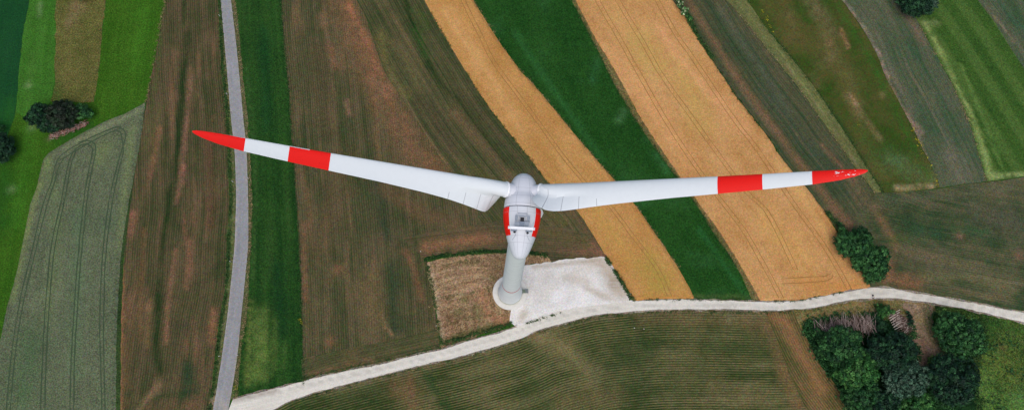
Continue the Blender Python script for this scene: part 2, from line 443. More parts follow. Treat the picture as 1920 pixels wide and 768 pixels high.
# west side
b0R = ext([(56,0),(42,75),(35,150),(30,210),(12,300)], TOP); b1R = ext([(105,0),(104,75),(102,150),(95,190)], TOP); b2R = ext([(200,0),(192,65),(187,125),(177,192)], TOP)
sheet('dark_meadow', [rev(b0R), [(b0R[0][0], TOP), (-200, TOP)], [(-200, TOP), (-200, 300)], [(-200, 300), (12, 300)]], b0R, M['dark_meadow'], .02, rough=.6,
      strokes=[([(20,200),(10,300)], 40, (34,86,30), .7)])
sheet('light_meadow', [rev(b0R[:-1]) , [(b0R[0][0], TOP), (b1R[0][0], TOP)], b1R, [(95,190),(60,230),(32,208)]], b0R, M['light_meadow'], .034, rough=.3,
      strokes=[([(76,6),(74,30)], 9, (122,146,96), .5), ([(52,160)], 13, (150,170,120), .5), ([(60,100),(58,150)], 8, (84,118,54), .4)])
sheet('west_meadow', [[(30,215),(95,190),(177,190),(276,188)], [(276,188),(240,208),(200,225),(150,250),(92,285)], [(92,285),(75,325),(60,384),(45,444),(30,514),(15,569),(0,640),(-30,900)],
      [(-30,900),(-200,900)], [(-200,900),(-200,290)], [(-200,290),(0,290)]], [(30,215),(20,400),(-20,700)], M['bright'], .03, rough=.4,
      strokes=[([(60,240)], 14, (134,154,104), .7), ([(22,355)], 14, (130,150,100), .6), ([(90,262)],7,(150,120,110),.6), ([(55,250),(30,420)], 26, (60,110,30), .5), ([(8,300),(0,420)], 40, (20,70,24), .5), ([(120,262),(170,232)], 30, (34,78,28), .6)])
sheet('rough_grass', [rev(b1R), [(b1R[0][0], TOP), (b2R[0][0], TOP)], b2R, [(177,192),(95,190)]], b1R, M['olive'], .048, rough=.5,
      strokes=[([(140,8),(130,40)], 26, (120,104,72), .6), ([(110,190),(100,160)], 24, (50,84,30), .6), ([(150,20)], 24, (128,110,80), .5)])
sheet('bright_meadow', [rev(b2R), [(b2R[0][0], TOP), (aL[0][0], TOP)], aL[:6], [(275,190),(240,208),(205,224),(177,236)], [(177,236),(177,192)]], b2R, M['bright'], .062, rough=.3,
      strokes=[([(270,20),(255,120)], 40, (64,116,30), .4)])
barL = [(92,286),(82,297),(75,325),(67,355),(57,384),(45,444),(30,514),(15,569),(2,629),(-30,768),(-60,900)]
barT = [(272,192),(240,210),(200,227),(150,252),(115,272),(92,286)]
barR = [(272,192),(266,250),(255,310),(241,384),(232,444),(226,494),(222,559),(219,634),(218,768),(217,900)]
sheet('barley_field', [barT, barL, [(-60,900),(217,900)], rev(barR)], barR, M['barley'], .02, height=.45,
      strokes=[([(262,205),(200,236),(120,278)], 22, (122,130,96), .7), ([(90,300),(60,400),(25,560)], 12, (116,128,76), .7), ([(250,240),(240,330),(222,470)], 14, (112,124,80), .6),
               ([(200,275),(190,300)], 34, (112,126,76), .5), ([(60,640),(45,740)], 60, (58,90,54), .5), ([(90,300),(110,420),(90,600)], 20, (104,122,76), .4), ([(150,400),(140,700)], 26, (84,108,76), .5), ([(200,420)],40,(66,92,66),.4)])
sheet('grass_strip', [shift(barR, -1), [(216,900),(226,900)], rev(aL[5:]), [(275,190),(271,192)]], barR, M['stripgreen'], .05, rough=.5)
sheet('maize_field', [aL, [(aL[-1][0], BOT), (vergeL[-1][0], BOT)], rev(vergeL), [(vergeL[0][0], TOP), (aL[0][0], TOP)]], vergeL, M['maizeA'], .074, step=1.1,
      strokes=[([(352,65),(350,100),(340,180),(335,260),(318,384),(304,460),(298,560),(294,650),(300,695)], 15, (22,50,20), .98), ([(346,-20),(344,45)], 10, (40,56,28), .8),
               ([(308,10),(296,120),(270,300)], 8, (70,82,42), .7), ([(300,200),(285,300)], 16, (84,84,46), .6),
               ([(357,130),(352,210),(340,330),(331,380)], 8, (138,100,80), .6), ([(300,240),(282,330)], 10, (140,98,74), .6), ([(345,310),(344,345)], 7, (146,98,80), .8),
               ([(250,400),(243,440)], 12, (146,98,76), .7), ([(330,470),(322,520),(314,580),(312,640)], 9, (138,100,76), .65), ([(355,450),(350,540)], 9, (132,92,70), .6), ([(345,395),(348,460)], 6, (136,92,72), .6),
               ([(360,735),(330,738),(290,745),(250,768)], 10, (44,64,34), .8), ([(352,690),(360,730)], 34, (34,60,36), .75), ([(400,580),(396,640)], 12, (140,98,70), .6), ([(345,610)], 24, (46,54,38), .5),
               ([(300,720),(260,768)], 12, (140,112,84), .5), ([(229,500),(226,768)], 8, (150,104,72), .7), ([(270,430),(262,640)], 8, (116,84,56), .5), ([(240,560),(238,720)],14,(96,74,48),.5),
               ([(390,250),(395,420)], 18, (92,66,48), .5), ([(280,560),(276,650)],8,(120,94,60),.6), ([(278,575)],14,(140,104,78),.6)])
sheet('road_verge', [rev(vergeL), [(vergeL[0][0], TOP), (roadL[0][0]+3, TOP)], shift(roadL, 3), [(roadL[-1][0], BOT), (vergeL[-1][0], BOT)]], roadL, M['verge'], .09, rough=.35, step=.9,
      strokes=[(shift(roadL, -3)[1:-1], 5, (124,120,84), .75), (shift(vergeL, 3)[1:-1], 6, (30,66,26), .8), ([(395,760),(404,745)],14,(160,130,110),.7)])
sheet('east_verge', [shift(roadR[:-1], -3), [(435,745),(446,742)], rev(vergeR), [(vergeR[0][0], TOP), (roadR[0][0], TOP)]], roadR, M['vergeR'], .094, rough=.35, step=.9,
      strokes=[(shift(roadR, 2)[1:-2], 3.5, (60,84,40), .6), (shift(vergeR, -1)[6:-1], 4, (74,84,34), .7), ([(440,715),(441,735)], 9, (52,76,34), .8)])
sheet('green_crop_field', [vergeR, [(446,742),(460,741),(506,729),(569,713)], rev(g1R), [(g1R[0][0], TOP), (vergeR[0][0], TOP)]], g1R, M['greenstrip'], .106,
      strokes=[([(488,590),(485,700)], 30, (100,120,58), .75), ([(515,600),(512,690)], 10, (84,106,48), .7), ([(535,640),(532,690)], 8, (70,98,44), .5), ([(470,560),(462,720)], 6, (104,112,56), .6),
               ([(547,100),(555,384),(563,640)], 8, (20,52,20), .8), ([(530,20),(540,240)], 6, (52,92,36), .5), ([(462,120),(478,330),(475,520)], 7, (62,92,44), .6), ([(520,500),(530,620)], 26, (14,48,24), .6), ([(495,60),(500,240)], 22, (18,62,30), .5)])
# middle field in its two directions, with headlands
seam = ext([(668,0),(685,30),(705,90),(722,135),(750,180),(790,240),(830,300),(870,350),(900,390)], TOP)
bB = [(569,720),(630,699),(705,684),(780,666),(826,650)]
sheet('maize_field', [g1R, bB, [(826,650),(820,610),(815,570),(806,500),(797,487)], [(797,487),(780,452),(830,450),(900,440),(904,392)], rev(seam), [(seam[0][0], TOP), (g1R[0][0], TOP)]], g1R, M['maizeB'], .118, step=1.15,
      strokes=[([(640,0),(664,60),(692,120),(722,180),(765,260),(810,320)], 56, (132,94,66), .6), ([(655,10),(685,70),(712,140)], 13, (158,104,74), .65), ([(700,150),(730,170)], 24, (146,104,78), .5),
               ([(620,90),(622,100),(630,130)], 16, (132,92,68), .6), ([(600,30),(606,50)], 14, (124,96,70), .5),
               ([(632,130),(642,230),(650,300),(700,384),(730,444)], 10, (48,66,34), .65), ([(560,300),(580,384),(585,420)], 12, (124,94,66), .4), ([(650,190),(655,215)], 8, (140,106,82), .6),
               ([(700,340),(720,400),(726,440)], 30, (44,60,40), .6), ([(735,500),(737,560),(742,620)], 24, (40,62,40), .65), ([(742,610)], 30, (36,60,36), .7),
               ([(715,585),(722,612),(738,630)], 5, (138,108,80), .6), ([(690,540),(700,600)], 50, (112,94,60), .5), ([(632,505)], 20, (140,98,70), .6), ([(570,420),(572,560)], 10, (134,92,66), .5),
               ([(760,470),(775,500),(790,560)], 12, (130,88,64), .5), ([(800,520),(806,600)], 14, (62,64,38), .6), ([(640,300),(600,460)], 50, (92,74,50), .4), ([(530,120),(545,300)],10,(118,92,66),.5),
               ([(720,350),(790,400),(850,420)], 30, (112,82,58), .4), ([(618,640)], 20, (140,96,68), .4), ([(600,100),(610,250)], 40, (76,66,44), .4)])
sheet('maize_field', [[(569,720),(566,690),(565,672)], [(565,672),(640,655),(720,640),(800,622),(822,616)], [(822,616),(826,650)], rev(bB)], [(569,720),(630,699),(705,684),(780,666),(840,652)], M['maizeB2'], .13,
      strokes=[([(610,668),(700,650),(790,632)], 16, (66,72,42), .6), ([(580,700),(700,672)], 7, (124,96,70), .6), ([(660,662)], 30, (104,82,58), .5), ([(585,665)], 12, (120,96,74), .5)])
sheet('maize_field', [seam, [(900,390),(902,438),(1000,450),(1132,474)], rev(w1L[:-2]), [(w1L[0][0], TOP), (seam[0][0], TOP)]], w1L, M['maizeB2'], .126, step=1.15,
      strokes=[([(758,0),(775,50),(800,110),(830,160),(860,190),(900,245),(950,310)], 12, (18,50,18), .98), ([(780,60),(800,105)], 18, (36,74,26), .7), ([(850,165),(890,225)], 40, (68,66,40), .4),
               ([(715,60),(728,130),(760,180)], 22, (104,98,56), .6), ([(695,60),(704,90),(716,125),(724,145)], 6, (30,56,24), .9), ([(712,140),(750,190),(790,245),(835,310)], 9, (128,104,76), .6), ([(750,190),(790,245),(835,310),(860,350)], 7, (148,112,78), .7), ([(780,20),(800,50)], 18, (60,82,34), .5),
               ([(850,210),(930,300),(960,340)], 20, (122,96,68), .45), ([(740,80),(790,170)], 20, (106,96,62), .45), ([(880,310),(960,360),(1060,420)], 16, (88,84,42), .5),
               ([(1030,350),(1075,400),(1110,450)], 16, (112,82,60), .5), ([(800,200),(850,280)], 34, (72,66,46), .5), ([(870,170),(940,260),(1010,340)], 10, (78,70,48), .5)])
sheet('maize_field', [[(755,446),(800,436),(850,428),(900,420),(950,410)], [(950,410),(1040,425),(1090,436),(1112,444)], [(1112,444),(1132,474),(1150,484)], [(1150,484),(1110,484),(1035,490),(1000,480),(960,470)], [(960,470),(900,471),(850,477),(812,481),(797,488)], [(797,488),(780,470),(755,446)]],
      [(780,486),(850,477),(900,471),(960,468),(1040,470),(1140,478)], M['maizeH'], .142,
      strokes=[([(800,462),(860,452),(940,444)], 22, (150,104,74), .6), ([(770,430),(800,424),(830,420)], 16, (52,62,36), .7), ([(780,440),(784,480)], 6, (40,66,32), .8), ([(1020,430),(1100,455)], 20, (92,84,48), .6),
               ([(1050,470),(1130,474)], 12, (118,84,64), .6), ([(860,465)], 20, (150,112,86), .5), ([(1110,455),(1135,478)], 14, (130,92,72), .6)])
# stubble round the mast
sheet('stubble_plot', [[(800,490),(850,481),(900,476),(950,473),(1024,478)], [(1024,478),(1034,492),(985,500),(962,560),(958,606)], [(958,606),(900,628),(850,645),(826,650)], [(826,650),(822,612),(815,570),(806,530),(800,490)]],
      [(800,530),(870,510),(930,515),(950,560),(955,600)], M['stubble'], .156, rough=.4, step=.9,
      strokes=[([(802,500),(812,540),(822,600),(828,640)], 12, (184,164,132), .8), ([(806,520),(818,600),(824,645)], 6, (60,84,36), .7), ([(830,640),(900,618),(955,602)], 12, (52,74,32), .8), ([(835,648),(890,630),(950,610)], 4, (66,44,34), .8),
               ([(900,585)], 34, (104,100,60), .6), ([(870,560)], 14, (70,90,40), .6), ([(905,545),(915,590),(950,600)], 16, (158,112,82), .6), ([(1000,485)], 20, (110,86,60), .6), ([(935,490),(925,520)], 16, (104,90,54), .4), ([(870,510),(900,560)], 26, (160,124,94), .4), ([(860,585)],20,(90,98,56),.5)])
sheet('grass_bank', [[(795,491),(812,484),(850,480),(900,474),(960,473),(1000,477),(1026,480)], [(1026,481),(1024,476),(1000,470)], [(1000,470),(948,468),(900,469),(850,475),(812,479),(795,486)], [(795,486),(795,491)]], [(795,488),(900,472),(1020,475)], M['under'], .17, rough=.5, step=.8)
# wheat, clover, wheat
sheet('wheat_field', [w1L, [(1187,564),(1240,562),(1304,562)], rev(w1R), [(w1R[0][0], TOP), (w1L[0][0], TOP)]], w1L, M['wheat1'], .03, height=.5, rough=.25,
      strokes=[([(1220,500),(1245,530)], 56, (158,140,62), .7), ([(1120,400),(1180,480)], 30, (184,146,74), .5), ([(840,20),(900,120),(980,240)], 26, (206,160,102), .6), ([(1195,560),(1290,556)], 12, (178,124,62), .6), ([(1050,300),(1100,360)], 26, (196,150,90), .5)])
sheet('clover_field', [w1R, [(1304,562),(1350,560),(1409,560)], rev(g2R), [(g2R[0][0], TOP), (w1R[0][0], TOP)]], g2R, M['clover'], .134,
      strokes=[([(965,60),(1010,130),(1060,200),(1130,300)], 12, (46,96,46), .6), ([(1170,210),(1160,225)], 14, (72,110,66), .6), ([(1310,430),(1400,555)], 10, (40,96,48), .5), ([(1040,260),(1110,310)], 24, (14,56,32), .5),
               ([(1305,556),(1405,557)], 9, (70,92,48), .8), ([(1230,290),(1250,320)], 16, (56,106,58), .5), ([(1110,150),(1120,110)],16,(46,92,52),.5)])
sheet('field_path', [g2R, [(1409,560),(1427,566)], rev(w2L), [(w2L[0][0], TOP), (g2R[0][0], TOP)]], g2R, M['dryverge'], .148, rough=.25, step=.9,
      strokes=[(g2R[1:], 3, (60,84,44), .5), (w2L[1:], 4, (142,110,72), .8)])
sheet('wheat_field', [w2L, [(1427,566),(1490,564),(1540,556),(1590,546),(1635,541)], rev(w2R), [(w2R[0][0], TOP), (w2L[0][0], TOP)]], w2R, M['wheat'], .034, height=.5, rough=.25,
      strokes=[([(1200,80),(1225,120)], 60, (192,164,92), .6), ([(1280,130),(1310,230)], 60, (188,158,88), .6), ([(1150,30)], 50, (198,158,92), .4), ([(1240,60),(1300,140),(1400,250)], 24, (214,160,110), .6), ([(1150,100),(1290,300)], 34, (212,158,104), .5),
               ([(1500,530),(1600,540)], 26, (196,136,70), .6), ([(1440,420),(1500,480)], 60, (200,156,84), .4), ([(1460,300),(1560,460)], 18, (206,164,100), .5)])
# east side
sheet('maize_field', [w2R, [(1635,541),(1675,520),(1690,470)], [(1690,470),(1670,410),(1640,362)], rev(psL), [(psL[0][0], TOP), (w2R[0][0], TOP)]], w2R, M['r1'], .16,
      strokes=[([(1290,0),(1340,80),(1400,170),(1480,280),(1560,384),(1600,430)], 16, (124,92,66), .6), ([(1330,0),(1380,80),(1450,180),(1540,300),(1590,370)], 14, (44,66,42), .75), ([(1350,20),(1420,120),(1480,210)], 20, (84,90,72), .5),
               ([(1430,170),(1500,250),(1570,340)], 26, (58,72,54), .6), ([(1540,270),(1600,340)], 8, (132,96,72), .6), ([(1300,40),(1320,70)], 10, (46,64,40), .6), ([(1590,330),(1640,400)], 26, (108,90,66), .5), ([(1560,390),(1620,440)], 20, (116,88,66), .6)])
sheet('pale_strip', [psL, [(1640,362),(1655,361)], rev(psR), [(psR[0][0], TOP), (psL[0][0], TOP)]], psL, M['pale'], .172,
      strokes=[([(1470,120),(1540,210),(1620,330)], 5, (126,110,80), .6), ([(1450,80),(1560,230)], 7, (128,134,80), .5)])
sheet('rough_meadow', [psR, [(1655,361),(1700,360),(1762,352)], rev(r2R), [(r2R[0][0], TOP), (psR[0][0], TOP)]], r2R, M['r2'], .184,
      strokes=[([(1440,60),(1510,150),(1600,270),(1650,355)], 16, (30,62,28), .7), ([(1550,60),(1560,110)], 30, (110,98,64), .5), ([(1590,180),(1612,215)], 20, (128,110,76), .5), ([(1625,230),(1650,262)], 14, (118,104,68), .5), ([(1580,130),(1600,160)], 30, (104,96,58), .4), ([(1575,55),(1590,90)], 8, (150,108,80), .7), ([(1555,80)], 14, (146,112,84), .7),
               ([(1595,180),(1610,205)], 10, (160,128,96), .7), ([(1655,180)], 12, (132,114,76), .6), ([(1670,300),(1730,330)], 44, (84,106,66), .5), ([(1680,352),(1745,350)], 10, (160,140,104), .8), ([(1520,0),(1560,60)], 30, (110,98,70), .4),
               ([(1570,10),(1640,130),(1700,250),(1740,330)], 12, (40,86,26), .7), ([(1610,240),(1650,320)], 18, (58,84,36), .5), ([(1480,30)],26,(104,92,60),.5)])
sheet('thin_crop_field', [r2R, [(1762,352),(1800,346),(1850,340)], rev(g3L), [(1690,-20),(1660,-80),(1630,TOP)], [(1630,TOP),(r2R[0][0],TOP)]], r2R, M['r3'], .196,
      strokes=[(shift(r2R, 4)[1:5], 8, (158,134,118), .85), ([(1650,120),(1690,200),(1735,290)], 6, (134,112,88), .6), ([(1700,215),(1725,250)], 14, (142,116,100), .6), ([(1665,0),(1690,60),(1720,110)], 10, (44,76,48), .7), ([(1760,180),(1790,260),(1815,350)], 9, (48,80,52), .7), ([(1700,30),(1730,80)], 12, (116,92,76), .6), ([(1600,10),(1640,80)], 14, (74,92,64), .5), ([(1780,290),(1800,330)], 30, (112,104,88), .5)])
sheet('mown_meadow', [g3L, [(1850,340),(1880,337),(1920,331),(2000,322),(2080,310)], [(2080,310),(g3R[-1][0], g3R[-1][1])] if False else [(2080,310),(2060,300)], rev(g3R[:-1]), [(g3R[0][0], TOP), (1640,TOP)], [(1640,TOP),(1690,-20)]], g3R, M['g3'], .208,
      strokes=[([(1735,45),(1760,95),(1798,170),(1830,240),(1850,310),(1856,334)], 12, (134,150,86), .85), ([(1856,332),(1920,326),(2000,316)], 11, (136,150,92), .85), ([(1728,45),(1755,45)], 14, (120,132,80), .7), ([(1800,120),(1850,240),(1880,320)], 7, (104,132,66), .6), ([(1836,0),(1868,45),(1905,105)], 5, (110,142,60), .7)])
sheet('far_field', [g3R[:-1], [(1990,240),(2200,240)], [(2200,240),(2200,TOP)], [(2200,TOP),(g3R[0][0],TOP)]], g3R, M['r3'], .2,
      strokes=[([(1870,0),(1910,50),(1950,90)], 12, (50,84,60), .6), ([(1850,10),(1900,80)], 6, (140,124,100), .6)])
r5T = [(1640,362),(1655,361),(1700,360),(1762,353),(1800,347),(1850,341),(1880,338),(1920,332),(2000,323),(2080,311)]
sheet('maize_field', [rev(r5T), [(1640,362),(1600,420),(1620,480),(1635,541)], [(1635,541),(1660,539),(1715,548),(1790,560),(1865,575),(1920,585),(2080,617)], [(2080,617),(2080,311)]],
      [(1600,520),(1660,530),(1715,549),(1790,561),(1865,576),(1920,586),(2060,614)], M['r5'], .166, step=1.2,
      strokes=[([(1660,490),(1665,520),(1720,530)], 34, (140,98,72), .6), ([(1650,410),(1680,460)], 16, (124,94,66), .6), ([(1640,390)], 30, (118,94,70), .6), ([(1720,435),(1760,440)], 24, (44,74,48), .6), ([(1790,430),(1850,434)], 14, (44,84,48), .7), ([(1670,450),(1700,448)], 16, (62,82,36), .6),
               ([(1800,443)], 14, (140,100,82), .6), ([(1730,520),(1820,520),(1900,540)], 16, (116,110,74), .4), ([(1840,400),(1900,420)], 60, (100,92,76), .4), ([(1660,375),(1760,370),(1900,350)], 12, (84,88,66), .5), ([(1912,480)], 20, (140,96,84), .5), ([(1700,480),(1780,490)],40,(104,92,70),.4)])
# south
lR = [(1490,584),(1505,619),(1540,684),(1590,754),(1690,900)]
lS = [(1436,584),(1450,620),(1480,700),(1512,768),(1570,900)]
grDl = seg(grD, 436, 1490)
sheet('maize_field', [rev(grDl), grDl[:1] + [(400,900)], [(400,900),(1570,900)], [(1570,900),(1690,900)], rev(lR)], grD, M['maizeL'], .15, step=1.15,
      strokes=[([(1010,626),(1060,655),(1110,700)], 40, (136,126,88), .4), ([(1000,625),(1060,650)], 30, (124,110,72), .5), ([(1200,600),(1320,598),(1420,604)], 26, (118,96,66), .4), ([(1300,690),(1280,700)], 90, (100,96,62), .4), ([(1180,700),(1200,680)], 100, (56,70,40), .45),
               ([(800,700),(820,740),(840,768)], 16, (40,66,32), .7), ([(740,726),(770,740),(780,768)], 40, (120,94,64), .5), ([(1430,590),(1444,620),(1472,700),(1505,780)], 26, (118,94,62), .7), ([(1400,600),(1420,640)], 24, (104,88,58), .4), ([(768,695),(775,768)], 8, (104,78,56), .6), ([(1050,760),(1150,740)], 40, (110,98,64), .4), ([(1340,640),(1440,650)], 60, (62,74,40), .4), ([(900,690),(960,670)], 40, (80,80,48), .4),
               ([(1000,720),(1020,768)], 50, (58,72,38), .5), ([(640,740),(720,730)], 24, (70,76,46), .5), (shift(grD, 0, 5)[4:20], 9, (118,104,78), .6), ([(1340,730),(1420,740)], 40, (110,100,66), .4), ([(560,756),(700,720)], 6, (66,84,44), .5)])
sheet('maize_field', [lS, [(1570,900),(1690,900)], rev(lR), [(1490,584),(1436,584)]], lR, M['maizeLR'], .164,
      strokes=[([(1442,640),(1462,670),(1490,720),(1508,775)], 10, (40,68,30), .95), ([(1440,590),(1460,600)], 16, (130,92,60), .5), ([(1470,600),(1500,660),(1540,730)], 22, (156,112,76), .5), ([(1445,620),(1450,640)], 10, (70,80,44), .5)])
# south east corner
sheet('south_east_meadow', [seg(grD, 1740, 2080), [(2080,638),(2080,900)], [(2080,900),(1840,900)], [(1790,900),(1780,740),(1770,640),(1740,566)]], grD, M['se_meadow'], .14,
      strokes=[([(1870,605),(1920,620)], 26, (40,76,28), .6), ([(1860,680),(1890,700)], 80, (88,104,44), .5), ([(1880,650)], 14, (104,84,54), .6), ([(1845,730),(1870,768),(1920,760)], 60, (84,120,56), .6), ([(1850,640),(1850,600)], 26, (34,72,26), .5), ([(1910,740)],30,(70,104,60),.4), ([(1850,725),(1920,745)],6,(60,90,40),.5)])
sheet('wood_floor', [[(1505,619),(1520,600),(1640,590),(1700,600),(1760,690),(1800,640),(1828,640),(1822,680),(1836,720),(1826,800),(1820,900)], [(1820,900),(1690,900)], [(1690,900),(1590,754),(1540,684),(1505,619)]], lR, M['under'], .178, rough=.5,
      strokes=[([(1640,580),(1655,610)], 18, (70,72,50), .5)])
sheet('dry_verge', [seg(grD, 1490, 1750), [(1750,568),(1752,590),(1700,598),(1640,598),(1600,592),(1560,592),(1510,600)], [(1510,604),(1502,612),(1490,584),(1484,579)]], grD, M['dryverge'], .19, rough=.3, step=.9,
      strokes=[([(1620,572),(1640,590),(1650,610)], 18, (122,100,76), .7), ([(1560,580),(1620,574)], 12, (138,118,76), .5), ([(1700,570),(1745,575)], 10, (136,116,84), .6)])
sheet('dirt_lane', [[(1686,568),(1700,590),(1706,630),(1722,680),(1736,720)], [(1736,720),(1752,700),(1758,678),(1775,665)], [(1775,665),(1766,640),(1752,610),(1748,570)], [(1748,570),(1686,568)]], [(1700,570),(1710,610),(1735,670),(1745,710)], M['lane'], .202, rough=.5, step=.9,
      strokes=[([(1738,572),(1745,610),(1755,640),(1775,668)], 7, (74,96,42), .8), ([(1730,572),(1738,615),(1750,648)], 5, (80,96,46), .7), ([(1705,580),(1715,640),(1730,700)], 8, (164,138,114), .6), ([(1722,600)], 20, (124,116,64), .5), ([(1730,640),(1740,690)], 26, (96,72,62), .6)])
# gravel
sheet('gravel_shoulder', [shift(grU, 0, -3), [(2080,616),(2080,642)], rev(shift(grD, 0, 3))], grU, M['edge'], .214, rough=.4, step=1.0)
sheet('gravel_pad', [[(975,500),(1000,496),(1035,491),(1075,486),(1112,484),(1137,484),(1150,503),(1168,534),(1186,562)], [(1186,562),(1190,572),(1100,592),(1000,612)], [(1000,612),(966,610),(957,602),(958,580)], [(958,580),(962,560),(975,500)]],
      [(975,500),(1186,500)], M['pad'], .226, rough=.5, step=.8,
      strokes=[([(1120,490),(1140,510),(1165,550)], 26, (176,158,132), .75), ([(1150,530)], 24, (154,136,112), .7), ([(1000,500),(1060,494),(1110,490)], 8, (160,144,118), .7), ([(1100,540),(1140,560)], 12, (178,164,142), .6), ([(985,585),(975,600)], 14, (176,164,142), .6), ([(1000,592),(1080,572),(1180,566)], 7, (230,228,222), .6), ([(1060,520),(1100,530)], 16, (184,172,152), .5), ([(1045,555),(1055,548)], 20, (232,230,228), .8), ([(1010,600),(1060,586),(1100,578)], 5, (122,116,96), .7), ([(1080,505),(1110,500)], 20, (196,184,166), .5), ([(1020,520)], 20, (196,190,180), .5)])
sheet('gravel_road', [grU, [(2080,618),(2080,640)], rev(grD), [(430,800),(428,775),(437,748)]], grU, M['gravel'], .24, rough=.22, step=.8,
      strokes=[([(440,748),(470,742),(520,730)], 9, (150,140,128), .8), (shift(grU, 0, 9)[3:-1], 3.2, (172,168,156), .5), (shift(grU, 0, 2)[20:], 4, (160,154,136), .6)])
sheet('asphalt_road', [roadL, [(roadL[-1][0], BOT), (roadR[-1][0], BOT)], rev(roadR), [(roadR[0][0], TOP), (roadL[0][0], TOP)]], roadL, M['asphalt'], .26, rough=.05, step=.9,
      strokes=[(roadL[1:-1], 2.2, (172,166,160), .7), (roadR[1:-1], 2.2, (164,160,146), .6), (shift(roadL, 8)[1:-1], 3, (124,125,131), .5), (shift(roadR, -7)[1:-1], 3, (126,127,133), .45), ([(448,430),(447,470)], 8, (118,119,124), .6), ([(436,120),(441,160)], 7, (156,156,160), .6), ([(425,640),(418,690)], 8, (122,123,128), .5), ([(412,745),(425,768)], 16, (168,162,150), .6)])

# wheel tracks pressed through the crops: ribbons of trodden straw
def tracks(name, lines, mat, z, w=.34):
    V = []; F = []
    for ln in lines:
        z += .004
        c = smooth([G(*p, z)[:2] for p in ln], 1.2); c = jig(c, .07, 3)
        d = np.gradient(c, axis=0); n = np.stack([-d[:, 1], d[:, 0]], 1); n /= np.linalg.norm(n, axis=1)[:, None]
        ww = w * (1 + .35 * vnoise(c, .4, 9))[:, None] / 2
        b = len(V)
        for p, q_ in zip(c - n * ww, c + n * ww): V += [(p[0], p[1], z), (q_[0], q_[1], z)]
        F += [(b + 2 * i, b + 2 * i + 2, b + 2 * i + 3, b + 2 * i + 1) for i in range(len(c) - 1)]
    o = link(name, mesh(name, V, F), mat); o['kind'] = 'structure'
M['trackw'] = mat_simple('trodden_wheat', GR(150,112,64), .95, .35, 1.2, .05)
M['trackb'] = mat_simple('trodden_barley', GR(64,80,58), .95, .3, 1.2, .05)
def pair(c, d, ox=0): return [shift(c, ox - d / 2), shift(c, ox + d / 2)]
W1T = [(845,-60),(868,0),(905,75),(925,115),(965,170),(1010,230),(1050,285),(1095,340),(1142,384),(1185,440),(1230,500),(1256,555)]
tracks('wheel_tracks', pair(W1T, 8), M['trackw'], .57, .2)
T = []
for c in ([(1095,-60),(1120,0),(1160,70),(1205,150),(1245,220),(1290,290),(1340,360),(1400,440),(1465,558)],
          [(1130,-60),(1158,0),(1200,70),(1240,140),(1290,210),(1340,280),(1400,360),(1440,400),(1492,505)],
          [(1200,-60),(1232,0),(1265,60),(1300,110),(1340,170),(1385,235),(1420,280),(1490,384),(1545,460),(1593,542)]):
    T += pair(c, 9)
T += [[(1465,522),(1510,519),(1548,517),(1558,512)], [(1466,531),(1515,529),(1552,525),(1563,516)]]
tracks('wheel_tracks', T, M['trackw'], .572, .2)
T = []
o4 = [(190,900),(191,768),(189,700),(187,600),(192,480),(203,384),(216,325),(227,285),(235,260),(234,246),(222,238),(205,243),(170,258),(135,277),(113,293),(103,312),(95,345),(80,384),(62,460),(38,560),(22,660),(12,768),(4,900)]
i4 = [(197,900),(197,768),(195,700),(194,600),(198,480),(210,384),(221,325),(231,285),(229,262),(226,248),(218,244),(205,249),(172,265),(142,283),(120,297),(109,316),(101,345),(88,384),(69,460),(45,560),(29,660),(19,768),(12,900)]
T += [o4, i4]
T += [[(130,900),(131,768),(134,660),(140,560),(146,480),(156,384),(164,330),(172,292),(172,275),(162,269),(150,273),(138,284)], [(137,900),(138,768),(140,660),(146,560),(152,480),(162,384),(170,330),(178,292),(178,270),(163,263),(146,267)]]
T += [[(74,900),(76,768),(80,660),(86,560),(96,460),(113,384),(123,330),(130,300),(137,284)], [(82,900),(84,768),(87,660),(93,560),(103,460),(119,384),(129,330),(135,302),(142,284)]]
tracks('wheel_tracks', T, M['trackb'], .505, .32)

# ------------------------------------------------------------------ wind turbine
HUB = np.array([.5762, 6.8086, 98.])
NF = np.array([.0595, .9979, .0262]); NF /= np.linalg.norm(NF)
RT = np.cross(NF, [0, 0, 1]); RT /= np.linalg.norm(RT)
UP = np.cross(RT, NF)

